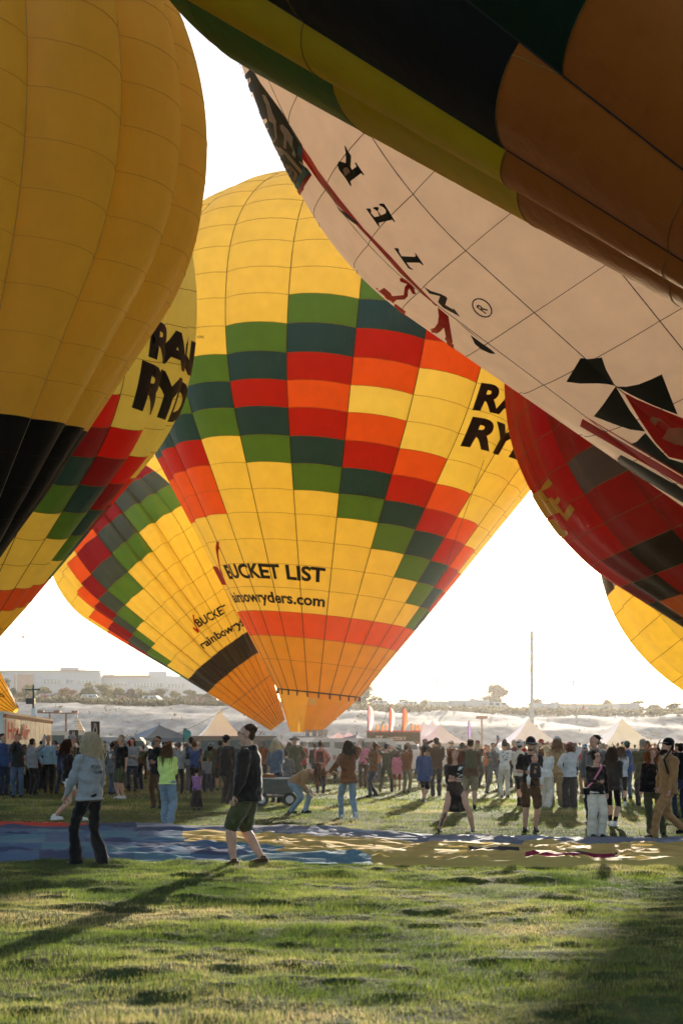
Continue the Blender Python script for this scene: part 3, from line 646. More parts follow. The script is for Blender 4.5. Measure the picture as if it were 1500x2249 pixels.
tl = [(6, 1487, 1540, 40, 250, DG, 'dark tree at the far left above the yellow balloon tip'), (28, 1508, 1544, 30, 235, DG, 'small round tree at the left before the building corner'), (44, 1518, 1545, 26, 225, YG, 'small yellowish bush tree left of the brick panel'),
      (62, 1502, 1545, 38, 240, YG, 'pale green tree in front of the brick panel'), (98, 1507, 1546, 40, 235, YG, 'olive tree right of the brick panel'), (138, 1508, 1546, 44, 235, OG, 'autumn orange tree, first of the orange pair'), (158, 1512, 1546, 30, 238, OG, 'autumn orange tree, second of the orange pair'),
      (190, 1500, 1546, 44, 238, YG, 'tall yellow green tree below the stair tower'), (228, 1501, 1547, 40, 240, YG, 'yellow green tree right of the stair tower'), (262, 1508, 1547, 44, 236, YG, 'wide yellow green tree left of the double trees'), (288, 1509, 1548, 34, 238, BG, 'brownish tree beside the wide one'),
      (318, 1512, 1548, 38, 240, YG, 'pale tree below the second roof room'), (350, 1511, 1548, 40, 238, BG, 'pale brownish tree in the middle of the right row'), (385, 1514, 1549, 42, 240, YG, 'pale tree left of the leaning balloon'), (420, 1512, 1549, 44, 244, YG, 'pale tree just under the leaning balloon'), (455, 1516, 1549, 40, 244, BG, 'tree behind the cone of the leaning balloon'),
      (800, 1504, 1556, 74, 215, DG, 'big dark tree to the right of the middle balloon mouth'), (770, 1515, 1556, 50, 220, DG, 'dark tree behind the scoop of the middle balloon'), (885, 1533, 1560, 40, 230, BG, 'low bush tree above the red feather flag'), (938, 1534, 1562, 44, 228, BG, 'low bush tree left of the caravans'),
      (1090, 1502, 1560, 72, 230, BG, 'big round tree behind the caravans'), (1040, 1530, 1560, 36, 240, BG, 'small tree left of the big round tree'), (1180, 1532, 1562, 46, 226, BG, 'tree at the foot of the tall mast'), (1222, 1536, 1558, 28, 250, BG, 'small tree right of the tall mast'), (1258, 1547, 1562, 20, 240, BG, 'tiny tree below the right lattice tower'),
      (1334, 1533, 1570, 40, 215, BG, 'tree left of the white container'), (1398, 1536, 1570, 42, 215, BG, 'tree right of the white container'), (1440, 1545, 1572, 44, 212, BG, 'low tree near the right edge'), (1480, 1543, 1572, 44, 212, BG, 'low tree at the right edge')]
random.seed(5)
for i, (px, tp, bs, w_, Y, c, lb) in enumerate(tl): tree(px, tp, bs, w_, Y, c, lb, sd=i % 4 if w_ < 70 else 4)
def scrub():
    rs = np.random.RandomState(4); n = 15000; V = np.zeros((n*3, 3)); 
    for i in range(n):
        y = rs.uniform(163, 205) if i % 4 else rs.uniform(122, 165); x = rs.uniform(-.36, .36)*y
        c_ = noise.noise(Vector((x*.16, y*.16, 3)))
        if c_ < (-.05 if y > 163 else .28): x = rs.uniform(-.36, .36)*y; y = rs.uniform(164, 172)
        z = gz(x, y); c = np.array([x, y, z+rs.uniform(0, 1.1)]); s_ = rs.uniform(.12, .30); u = rs.normal(size=3)*s_; v = rs.normal(size=3)*s_
        V[i*3] = c+u; V[i*3+1] = c+v; V[i*3+2] = c-(u+v)*.6
    np_mesh('scrub', V, np.arange(n*3).reshape(-1, 3), leafmat((.13, .12, .075)), kind='stuff')
scrub()
def wheel_mb(m, c, r, w, ax='x'):
    d = Vector((w/2, 0, 0)) if ax == 'x' else Vector((0, w/2, 0)); m.tube([Vector(c)-d, Vector(c)+d], r, 14)
def wheel(c, r, w, par, ax='x'):
    m = MB(); wheel_mb(m, c, r, w, ax); o = m.build('wheel', dark_m, par); m = MB(); wheel_mb(m, c, r*.55, w*1.1, ax); m.build('rim', steel, o); return o
def car(loc, rz, L, Wd, Hh, m, label, cat, kind='suv', group=None, name=None):
    """body with a cabin, windows and wheels; long axis x"""
    r = empty(name or ('parked_car' if kind != 'van' else 'van'), loc, rz, label=label, cat=cat, group=group); w2 = Wd/2
    if kind == 'van': prof_ = [(-L/2, .35), (-L/2, Hh*.93), (-L/2+.15, Hh), (L*.27, Hh), (L*.39, Hh*.60), (L/2-.05, Hh*.52), (L/2, .4)]
    elif kind == 'rv': prof_ = [(-L/2, .45), (-L/2, Hh), (L*.46, Hh), (L/2, Hh*.78), (L/2-.2, .45)]
    else: prof_ = [(-L/2, .35), (-L/2, Hh*.62), (-L*.42, Hh*.97), (-L*.38, Hh), (L*.12, Hh), (L*.25, Hh*.63), (L*.47, Hh*.55), (L/2, .4)]
    n = len(prof_); V = [(x, s_*w2*(1 if z < Hh*.65 else .88), z) for s_ in (-1, 1) for x, z in prof_]
    MB().add(V, [tuple(range(n)), tuple(reversed(range(n, 2*n)))]+[(i, i+n, (i+1) % n+n, (i+1) % n) for i in range(n)]).build('body', m, r)
    for s_ in (-1, 1):
        if kind == 'rv':
            for a in (-.32, -.1, .16): MB().box((a*L, s_*w2*.885, Hh*.66), (L*.12, .03, Hh*.17)).build('window', glass_far, r)
            MB().box((.32*L, s_*w2*.885, Hh*.45), (L*.07, .03, Hh*.5)).build('door', steel, r)
        else:
            a = [-.30, -.09, .09] if kind != 'van' else [-.3, -.05, .2]
            for x in a: MB().box((x*L, s_*w2*.93, Hh*.79), (L*.15, .05, Hh*.23)).build('window', glass_far, r)
        for x in ((-.3, .3) if kind != 'rv' else (-.05, .04)): wheel((x*L, s_*w2*.92, .34), .34, .22, r, 'y')
    if kind != 'rv': MB().box((L*.19, 0, Hh*.8), (.06, Wd*.72, Hh*.24)).build('windscreen', glass_far, r)
    return r
van_far = mat('weathered_white_paint', (.46, .45, .43), .6, .08); red_p = mat('red_paint', (.4, .04, .03), .4, .05); tan_p = mat('tan_paint', (.30, .24, .18), .4, .05); dkp = mat('dark_paint', (.04, .045, .05), .35, .05); beige_p = mat('beige_panel', (.45, .38, .3), .6, .05)  # far white paint greyed in colour so backlit haze does not burn it out
def onplat(px, Y): x = (px-MID)/FPX*Y; return (x, Y, gz(x, Y))
for px, Y, L, H_2, k, lb in ((1030, 195, 8, 2.3, 'rv', 'long white caravan left of the big round tree'), (1092, 192, 5., 2.0, 'van', 'white van right of the long caravan'), (968, 197, 5, 2.0, 'rv', 'short caravan nearest the left lattice tower'), (1200, 192, 5, 2.0, 'rv', 'caravan just right of the tall mast'),
                             (905, 196, 5, 1.9, 'suv', 'white car parked above the red feather flag'), (842, 196, 5, 1.9, 'suv', 'pale car parked beside the big dark tree')):
    car(onplat(px, Y), random.uniform(-.15, .15), L, 2.3, H_2, van_far, lb, 'caravan' if k == 'rv' else 'car', k, name='caravan' if k == 'rv' else None)
car(onplat(1270, 200), .05, 15, 3, 2.0, beige_p, 'long brownish trailer right of the tall mast', 'trailer', 'rv', name='long_trailer')
def container():
    r = empty('shipping_container', onplat(1377, 180), .03, label='white corrugated container on the rise at the right', cat='container')
    MB().box((0, 0, 1.1), (3.7, 2.4, 2.2)).build('box', van_far, r)
    for i in range(12): MB().box((-1.7+i*.31, -1.23, 1.1), (.12, .06, 2.0)).build('rib', van_far, r)
container()
for i, (px, c) in enumerate([(205, 'white'), (340, 'white'), (110, 'silver')]):
    car(onplat(px, 200), random.uniform(-.4, .4), 5, 2, 1.9, white_p if i != 2 else steel, 'white car parked among people on the rise, %s' % ['below the stair tower', 'right of the double trees', 'below the orange trees'][i], 'car')
# tiny people along the rim
def mini():
    m = MB(); m.tube([(0, 0, 0.02), (0, 0, .45), (0, 0, .9), (0, 0, 1.2), (0, 0, 1.42), (0, 0, 1.5), (0, 0, 1.6), (0, 0, 1.74)], [(.10, .08), (.13, .1), (.17, .12), (.19, .12), (.21, .12), (.06, .06), (.10, .1), (.04, .04)], 8)
    for s_ in (1, -1): m.tube([(s_*.2, 0, 1.4), (s_*.25, 0, 1.1), (s_*.24, -.05, .82)], [.06, .05, .04], 5)
    return m
mm = None; seen_ = set()
def spot(px): return next(n for x, n in ((75, 'below the brick panel'), (120, 'left of the orange trees'), (175, 'below the orange trees'), (215, 'below the stair tower'), (260, 'right of the stair tower'), (310, 'below the wide yellow green tree'), (360, 'below the second roof room'), (410, 'left of the leaning balloon'), (500, 'under the leaning balloon'), (950, 'above the food stall flags'), (1100, 'near the white caravans'), (1600, 'right of the tall mast')) if px < x)
for i in range(46):
    px = random.uniform(22, 455) if i < 38 else random.uniform(860, 1300); Y = random.uniform(176, 192); x, y, z = onplat(px, Y)
    cs = [c for c in ['white', 'charcoal', 'red', 'navy', 'heather', 'brown', 'black', 'pink', 'green', 'blue', 'khaki', 'orange'] if (c, spot(px)) not in seen_]; cn = random.choice(cs); seen_.add((cn, spot(px)))
    if mm is None: o = mini().build('person', C_('white'), smooth=True); mm = o.data
    else: o = bpy.data.objects.new('person', mm); COL.objects.link(o)
    o.location = (x, y, z); o.material_slots[0].link = 'OBJECT'; o.material_slots[0].material = C_(cn)
    tag(o, 'tiny distant onlooker in %s on the rise, %s' % ({'heather': 'pale grey'}.get(cn, cn), spot(px)), 'person', 'distant onlookers on the rise')
def mast(px, top, base, wpx, Y, label):
    x = (px-MID)/FPX*Y; z = gz(x, Y); h = EYE+(HOR-top)/FPX*Y-z; w = wpx/FPX*Y/2
    r = empty('tall_mast', (x, Y, z), label=label, cat='mast'); MB().tube([(0, 0, 0), (0, 0, h*.45), (0, 0, h*.5), (0, 0, h)], [w*1.1, w, w*.95, w*.8], 12).build('pole', steel, r)
    for t in (.55, .67, .78, .9): MB().tube([(0, 0, h*t), (0, 0, h*t+1.2)], w*1.15, 10).build('antenna_shroud', steel, r)
mast(1168, 1385, 1590, 9, 150, 'thick grey mast rising alone above the right hand tents')
def lattice(px, top, Y, w, label):
    x = (px-MID)/FPX*Y; z = gz(x, Y); h = EYE+(HOR-top)/FPX*Y-z; r = empty('lattice_tower', (x, Y, z), label=label, cat='radio tower'); L = MB(); B = MB()
    for a in range(3): L.tube([(w*math.cos(a*2.09), w*math.sin(a*2.09), 0), (w*.45*math.cos(a*2.09), w*.45*math.sin(a*2.09), h)], .09, 4)
    n = 14
    for i in range(n):
        for a in range(3):
            f0 = w*(1-.55*i/n); f1 = w*(1-.55*(i+1)/n); B.tube([(f0*math.cos(a*2.09), f0*math.sin(a*2.09), h*i/n), (f1*math.cos(a*2.09+2.09), f1*math.sin(a*2.09+2.09), h*(i+1)/n)], .05, 3)
    L.build('leg', steel, r); B.build('bracing', steel, r)
    A = MB(); [A.box((w*1.3*math.cos(a), w*1.3*math.sin(a), h-.8), (.35, .35, 2.)) for a in (0, 1.57, 3.14, 4.71)]; A.build('antenna', steel, r)
lattice(959, 1491, 260, .8, 'lattice radio tower with antennas, left of the caravans'); lattice(1259, 1495, 300, .7, 'thin lattice radio tower at the right')
def lamp(px, top, Y, label, arm=1.6, m=steel, wires=False, r_=.13):
    x = (px-MID)/FPX*Y; z = gz(x, Y); h = EYE+(HOR-top)/FPX*Y-z; r = empty('light_pole', (x, Y, z), label=label, cat='light pole', group='thin light poles')
    MB().tube([(0, 0, 0), (0, 0, h)], [r_, r_*.7], 6).build('pole', m, r); MB().box((0, 0, h), (arm*2, .15, .12)).build('crossarm', m, r)
    for s_ in (1, -1): MB().box((s_*arm, 0, h+.1), (.6, .35, .3)).build('lamp_head', m, r)
for px, tp, Y, lb in ((861, 1531, 230, 'light pole above the pink feather flag'), (911, 1530, 230, 'light pole between the low bush trees'), (936, 1512, 250, 'taller light pole left of the left lattice tower'), (968, 1509, 250, 'light pole right of the left lattice tower'), (1003, 1504, 255, 'tallest thin pole before the caravans'), (1217, 1533, 235, 'light pole with crossarm right of the tall mast'),
                      (1237, 1530, 235, 'floodlight pole left of the thin lattice tower'), (1378, 1535, 225, 'light pole above the white container'), (1188, 1537, 235, 'short utility pole beside the mast tree'), (36, 1466, 330, 'thin pole before the brick panel'), (1480, 1538, 225, 'light pole near the right edge')):
    lamp(px, tp, Y, lb)
lamp(145, 1567, 100, 'brown wooden pole with lamps on the sand behind the ice cream sign', .9, wood_m); lamp(109, 1566, 104, 'wooden pole with lamps above the right end of the trailer', .9, wood_m); lamp(1058, 1578, 110, 'brown pole left of the right hand tents', .3, wood_m)
# tents
def tent(px, peak, Y, half, eave, m, label, legs=True, concave=.55, name='peaked_tent', cat='tent', rz=.5, group=None):
    x = (px-MID)/FPX*Y; zp = EYE+(HOR-peak)/FPX*Y; r = empty(name, (x, Y, 0), rz, label=label, cat=cat, group=group)
    for q in range(4):                 # four roof panels
        a0, a1 = math.pi/4+q*math.pi/2, math.pi/4+(q+1)*math.pi/2; n = 9; V = []
        for i in range(n):
            u = i/(n-1); R = half*1.414*u+.03; z = eave+(zp-eave)*((1-u)*(1-concave)+concave*(1-u)**2.2)
            for k in range(5):
                w = k/4; V.append((R*(math.cos(a0)*(1-w)+math.cos(a1)*w), R*(math.sin(a0)*(1-w)+math.sin(a1)*w), z-.06*u*math.sin(math.pi*w)))
        mesh_obj('roof_panel', V, quads(n, 5), m, r, smooth=True)
    V = []
    for q in range(4):
        a0 = math.pi/4+q*math.pi/2; R = half*1.414+.03; V += [(R*math.cos(a0), R*math.sin(a0), eave), (R*math.cos(a0), R*math.sin(a0), eave-.32)]
    mesh_obj('valance', V, [(0, 1, 3, 2), (2, 3, 5, 4), (4, 5, 7, 6), (6, 7, 1, 0)], m, r)
    for q in range(4): a0 = math.pi/4+q*math.pi/2; MB().tube([(half*1.38*math.cos(a0), half*1.38*math.sin(a0), 0), (half*1.38*math.cos(a0), half*1.38*math.sin(a0), eave)], .05, 6).build('leg', steel, r)
    MB().tube([(0, 0, zp-.3), (0, 0, zp+.25)], [.08, .02], 6).build('finial', m, r)
tent(482, 1558, 84, 2.5, 1.9, canvas, 'large white peaked tent under the leaning balloon', rz=.2)
tent(350, 1594, 74, 1.9, 2.2, canvas_blue, 'blue and white pop up canopy left of the large white tent', concave=.1, name='canopy', rz=.6)
tent(388, 1614, 80, 1.6, 2.0, canvas, 'low white canopy beside the blue one', concave=.1, name='canopy', rz=.6)
tent(930, 1586, 92, 1.8, 2.0, canvas, 'left peak of the three small white tents'); tent(949, 1584, 97, 1.8, 2.0, canvas, 'middle peak of the three small white tents'); tent(967, 1592, 90, 1.8, 1.9, canvas, 'right peak of the three small white tents')
tent(1160, 1580, 96, 2.45, 1.75, canvas, 'white peaked tent at the foot of the tall mast', rz=.1, concave=.25); tent(1365, 1579, 94, 2.5, 1.75, canvas, 'rightmost white peaked tent', rz=.1, concave=.35)
tent(743, 1610, 88, 1.1, 2.2, canvas, 'tiny white tent peak right of the burner frame'); tent(766, 1609, 90, 1.1, 2.2, canvas, 'second tiny white tent peak right of the burner frame')
tent(784, 1614, 72, 1.5, 1.95, canvas_blue, 'pale blue canopy right of the middle balloon mouth', concave=.1, name='canopy', rz=.7)
# trailer with lettering
def trailer():
    A = Vector((-11.15, 33, 0)); B = Vector((-12.3, 42.4, 0)); d = (B-A).normalized(); L = (B-A).length; n = Vector((d.y, -d.x, 0))    # n points to the right, outwards
    rz = math.atan2(d.y, d.x); foil = mat('foil_side_panel', (.42, .44, .45), .38, .18, 3, bump=.7, metal=.55, bscale=5); red_l = mat('sign_red', (.55, .03, .03), .5, .05)
    r = empty('box_trailer', A, rz, label='white box trailer lettered Hot Air Balloon in red at the left edge', cat='trailer')
    # local: x along the side, y to the left of the direction (inwards), side wall at y=0
    MB().box((L/2, 1.25, 1.62), (L, 2.5, 2.1)).build('body', white_p, r)
    for i in range(10): MB().box((L*(i+.5)/10, -.012, 1.58), (L/10-.03, .02, 1.92)).build('side_panel', foil, r)
    MB().box((L/2, 1.25, 2.70), (L+.1, 2.62, .08)).build('roof', white_p, r); MB().box((L/2, -.035, 2.60), (L+.06, .05, .12)).build('roof_rail', mat('rail_brown', (.30, .20, .15), .6), r); MB().box((L/2, -.03, .60), (L, .05, .1)).build('lower_rail', steel, r)
    MB().box((1.0, -.035, 1.62), (1.5, .03, 1.75)).build('side_door', mat('door_pink_white', (.60, .48, .44), .5, .1), r); MB().box((2.05, -.05, 1.90), (.10, .05, .45)).build('door_handle', dark_m, r)
    for x in (.12, L-.1): MB().box((x, -.06, 2.60), (.14, .06, .1)).build('marker_light', red_l, r)
    for x in (L*.45, L*.58): wheel((x, -.02, .38), .38, .24, r, 'y')
    def tx(t, x, z, size, m, off, wd=None):
        bm, x0, x1, y1 = text_bm(t, .03); s_ = size/.72; sx = (wd/(x1-x0)) if wd else s_
        for v in bm.verts: v.co = Vector((x+(v.co.x-x0)*sx, -off, z+v.co.y*s_))
        me = bpy.data.meshes.new('lettering'); bm.to_mesh(me); bm.free(); me.materials.append(m); o = bpy.data.objects.new('lettering', me); COL.objects.link(o); o.parent = r
    tx('Hot Air', .45, 1.85, .55, red_l, .056, 4.0); tx('Balloon', .5, 1.08, .5, red_l, .056, 3.9); tx('Rides', .6, .72, .26, red_l, .056, 2.4)
trailer()
# things on poles
def banner_pole():
    r = empty('camera_pole', at(73, 1640, 60)*1, label='dark pole with a lantern head and white banner above the trailer', cat='pole'); r.location.z = 0
    h = EYE+(HOR-1504)/FPX*60; MB().tube([(0, 0, 0), (0, 0, h)], .06, 6).build('pole', dkp, r); MB().box((0, 0, h-.3), (.9, .12, .08)).build('crossbar', dkp, r); MB().box((-.15, 0, h-1.0), (.5, .3, .35)).build('lamp_box', dkp, r)
    MB().box((.06, -.1, h-2.1+.25), (.28, .03, .85)).build('banner', canvas, r); MB().box((.16, -.08, h-2.3+.1), (.22, .03, .8)).build('banner', canvas, r)
banner_pole()
def icecream():
    r = empty('ice_cream_sign', (at(168, 1640, 70).x, 70, 0), label='giant white soft serve ice cream cone sign on a kiosk', cat='sign'); o = Vector(r.location); m = MB()
    for i in range(6):
        t = i/5; z = (EYE+(HOR-1606)/FPX*70)+t*.85; R = .40*(1-t)+.07; m.tube([(R*math.cos(a), R*math.sin(a), z+.03*a/6) for a in np.linspace(0, 6.28, 17)], .13-.05*t, 6, cap=False); m.ball((0, 0, z), R*1.05, 10, sq=(1, 1, .5))
    m.ball((0, 0, EYE+(HOR-1606)/FPX*70+.98), .1, 8, sq=(1, 1, 1.5)); m.build('swirl', white_p, r, smooth=True)
    zz = EYE+(HOR-1607)/FPX*70; MB().tube([(0, 0, zz-1.1), (0, 0, zz-.25), (0, 0, zz), (0, 0, zz+.06)], [.18, .42, .46, .46], 16).build('cone', mat('wafer_orange', (.60, .26, .12), .7), r, smooth=True)
    MB().box((0, .2, .85), (2.2, 1.4, 1.4)).build('kiosk', white_p, r)
icecream()
def sign(px0, px1, py0, py1, Y, label):
    c = at((px0+px1)/2, (py0+py1)/2, Y); w = (px1-px0)/FPX*Y; h = (py1-py0)/FPX*Y; r = empty('square_sign', (c.x, Y, 0), label=label, cat='sign'); br = mat('sign_brown', (.07, .05, .04), .6)
    MB().box((0, 0, c.z), (w, .06, h)).build('board', br, r); MB().tube([(0, .05, 0), (0, .05, c.z)], .04, 6).build('post', steel, r)
    m = MB(); P = [(-.10, -.30), (-.10, -.18), (-.16, -.12), (-.12, 0), (-.06, .06), (-.06, .30), (.06, .30), (.08, .10), (.14, 0), (.16, -.14), (.08, -.2), (.08, -.30)]
    P3 = [(x*w*1.3, -.045, c.z+z*h*1.2) for x, z in P]; m.tube(P3+[P3[0]], .022, 4, cap=False); m.build('symbol', white_p, r)
sign(200, 219, 1585, 1618, 56, 'brown square sign with white outline symbol above the blonde woman'); sign(152, 172, 1604, 1632, 58, 'lower brown square sign with white outline symbol beside the ice cream cone')
def feather(px0, px1, py0, py1, Y, m, m2, label, lean=0.):
    x = (px0+px1)/2; w = (px1-px0)/FPX*Y; zt = EYE+(HOR-py0)/FPX*Y; zb = EYE+(HOR-py1)/FPX*Y; r = empty('feather_flag', ((x-MID)/FPX*Y, Y, 0), label=label, cat='flag'); V = []; n = 12
    for i in range(n):
        u = i/(n-1); z = zb+(zt-zb)*u; ww = w*(.55+.45*math.sin(math.pi*min(1, u*1.1)*.8)) if u < .85 else w*(1-(u-.85)/.15*.8); xx = -w/2+lean*(1-u)
        V += [(xx, .05*math.sin(u*7), z), (xx+ww*.5, .1*math.sin(u*7+1), z), (xx+ww, .08*math.sin(u*7+2), z-.05)]
    mesh_obj('flag_cloth', V, quads(n, 3), [m, m2], r, [i % 2 for i in range(len(quads(n, 3)))], True)
    MB().tube([(-w/2+lean, 0, 0), (-w/2+lean, 0, zb), (-w/2, 0, zt-.2), (-w*.1, 0, zt+.02)], .03, 5).build('pole', dkp, r)
fl_red = nylon('flag_red', (.58, .13, .10), .3); fl_pink = nylon('flag_pink', (.62, .32, .38), .3); fl_or = nylon('flag_orange', (.65, .30, .12), .3); fl_w = nylon('flag_white', (.8, .75, .7), .4); fl_teal = nylon('flag_teal', (.06, .28, .34), .35); fl_pur = nylon('flag_purple', (.35, .22, .5), .35)
feather(808, 821, 1549, 1604, 66, fl_pink, fl_w, 'tall pink feather flag, leftmost above the food stall'); feather(855, 867, 1552, 1606, 66, fl_red, fl_w, 'tall red feather flag in the middle above the food stall'); feather(884, 895, 1553, 1604, 66, fl_red, fl_or, 'tall orange feather flag, rightmost above the food stall')
feather(403, 420, 1600, 1628, 62, fl_teal, fl_teal, 'teal feather flag left of the large white tent'); feather(1028, 1034, 1584, 1622, 80, fl_pur, fl_pur, 'thin purple feather flag right of the black dress woman')
def stall():
    r = empty('food_stall', (at(865, 1640, 68).x, 68, 0), label='food stall with FACTORY sign board and a row of small flags', cat='stall'); o = Vector(r.location)
    def pt(px, py): v = at(px, py, 68)-o; return v
    a, b = pt(806, 1634), pt(922, 1609); MB().box(((a.x+b.x)/2, 0, (a.z+b.z)/2), (b.x-a.x, .12, b.z-a.z)).build('sign_board', mat('sign_dark_olive', (.10, .10, .06), .6), r)
    MB().box(((a.x+b.x)/2, 1.2, .9), (b.x-a.x, 2.2, 1.7)).build('counter', beige_p, r); MB().box(((a.x+b.x)/2, -.02, b.z+.06), (b.x-a.x+.1, .2, .1)).build('top_trim', fl_red, r)
    for txt, px, wd in (('RY', 826, 15), ('FACTORY', 852, 40)):
        bm, x0, x1, y1 = text_bm(txt, .03); s_ = wd/FPX*68/(x1-x0); c = pt(px, 1626)
        for v in bm.verts: v.co = Vector((c.x+(v.co.x-x0)*s_, -.075, c.z+v.co.y*s_*1.1))
        me = bpy.data.meshes.new('lettering'); bm.to_mesh(me); bm.free(); me.materials.append(white_p); q = bpy.data.objects.new('lettering', me); COL.objects.link(q); q.parent = r
    for px in (810, 826, 838, 846, 882, 903, 911, 918):
        c = pt(px, 1608); d = pt(px+5, 1592); mesh_obj('small_flag', [(c.x, 0, c.z), (c.x, 0, d.z), (d.x, .06, d.z-.02), (d.x, .03, c.z+.05)], [(0, 1, 2, 3)], fl_or, r); MB().tube([(c.x, 0, c.z-.1), (c.x, 0, d.z+.02)], .012, 4).build('flag_stick', dkp, r)
    for px in (806, 922): c = pt(px, 1634); MB().tube([(c.x, 0, 0), (c.x, 0, b.z)], .05, 6).build('post', steel, r)
stall()
# vehicles behind the crowd
def road(px, Y): return ((px-MID)/FPX*Y, Y, 0)
car(road(285, 52), .1, 4.9, 1.95, 2.05, mat('silver_paint', (.45, .47, .50), .3, .04, metal=.3), 'silver sport utility car behind the crowd left of the lime sweater', 'car')
car(road(540, 46), .05, 5.2, 2.1, 2.05, tan_p, 'tan panel van behind the foreground man', 'van', 'van')
car(road(730, 50), math.pi, 7.0, 2.2, 1.98, white_p, 'white pickup truck below the middle balloon mouth', 'truck', 'suv'); car(road(880, 54), .05, 4.8, 1.95, 1.85, white_p, 'white car below the food stall sign', 'car')
car(road(135, 62), .3, 5.5, 2.4, 2.5, white_p, 'white rounded camper right of the trailer', 'van', 'van')
car(road(1010, 60), 0, 4.6, 1.9, 1.75, white_p, 'white car left of the arms crossed man', 'car'); car(road(1235, 62), 0, 4.8, 1.9, 1.8, dkp, 'dark car between the two right hand tents', 'car')
# burner frame and basket of the middle balloon
def basket():
    r = empty('balloon_basket', at(683, 1640, 58.5), label='wicker basket with steel burner frame under the middle balloon', cat='basket'); r.location.z = 0; wick = mat('wicker', (.16, .085, .04), .8, .3, 30, bump=.8)
    m = MB(); m.box((0, 0, .62), (2.6, 1.5, 1.15)); o = m.build('basket_body', wick, r); MB().box((0, 0, 1.24), (2.7, 1.6, .1)).build('padded_rim', mat('suede_trim', (.10, .05, .03), .8), r)
    for x in (-1.2, 1.2):
        for y in (-.65, .65): MB().tube([(x, y, 1.2), (x*.8, y*.8, 2.15)], .04, 6).build('upright', steel, r)
    MB().tube([(-.96, -.52, 2.15), (.96, -.52, 2.15), (.96, .52, 2.15), (-.96, .52, 2.15), (-.96, -.52, 2.15)], .045, 6, cap=False).build('load_frame', steel, r)
    for x in (-.2, .2, .55, .85): MB().tube([(x, 0, 2.1), (x, 0, 2.3), (x, 0, 2.55)], [.06, .13, .14], 10).build('burner_can', steel, r)
basket()
def stay(pts, label, r_=.012):
    o = Vector(pts[0]); m = MB(); m.tube([Vector(p)-o for p in pts], r_, 4); q = m.build('rope', rope_mat, label=label, cat='rope'); q.location = o
def sag(a, b, s_, n=12): return [a.lerp(b, i/n)-Vector((0, 0, s_*math.sin(math.pi*i/n))) for i in range(n+1)]
stay(sag(at(1063, 1010, 46), at(826, 1624, 40), .3), 'long rope slanting down from the middle balloon to the crowd', .010)
stay(sag(at(600, 1478, 70), at(383, 1615, 60), .4), 'thin rope running from the leaning balloon to the canopy', .012)
# small red balloon far in the sky
def toy(): 
    r = empty('distant_balloon', at(51, 1399, 500), label='tiny red balloon far away in the sky at left', cat='hot air balloon'); MB().ball((0, 0, 0), .75, 12, sq=(1, 1, 1.1)).build('envelope', NY['red'], r, smooth=True); MB().tube([(0, 0, -.75), (0, 0, -1.2)], [.25, .08], 8).build('skirt', NY['maroon'], r)
toy()
# stroller wagon
def wagon():
    Y = 26.5; r = empty('push_wagon', ((602-MID)/FPX*Y, Y, 0), .15, label='dark folding wagon stroller with black wheels behind the foreground man', cat='wagon'); gr = mat('wagon_cloth', (.06, .075, .065), .85, .2, 8, bump=.4)
    MB().box((0, 0, .52), (.95, .55, .40), top=(1.08, 1.05)).build('tub', gr, r); MB().tube([(-.5, -.28, .74), (.5, -.28, .74), (.5, .28, .74), (-.5, .28, .74), (-.5, -.28, .74)], .018, 6, cap=False).build('rim', steel, r)
    MB().tube([(-.5, 0, .5), (-.68, 0, .8), (-.72, 0, .98)], .018, 6).build('handle', dkp, r); MB().box((0, 0, .26), (.8, .45, .05)).build('chassis', dkp, r)
    for x in (-.36, .38):
        for y in (-.32, .32): wheel((x, y, .19), .19, .07, r, 'y')
    MB().box((-.15, 0, .75), (.4, .35, .2), top=(.7, .7)).build('cushion', C_('rust'), r)
wagon()
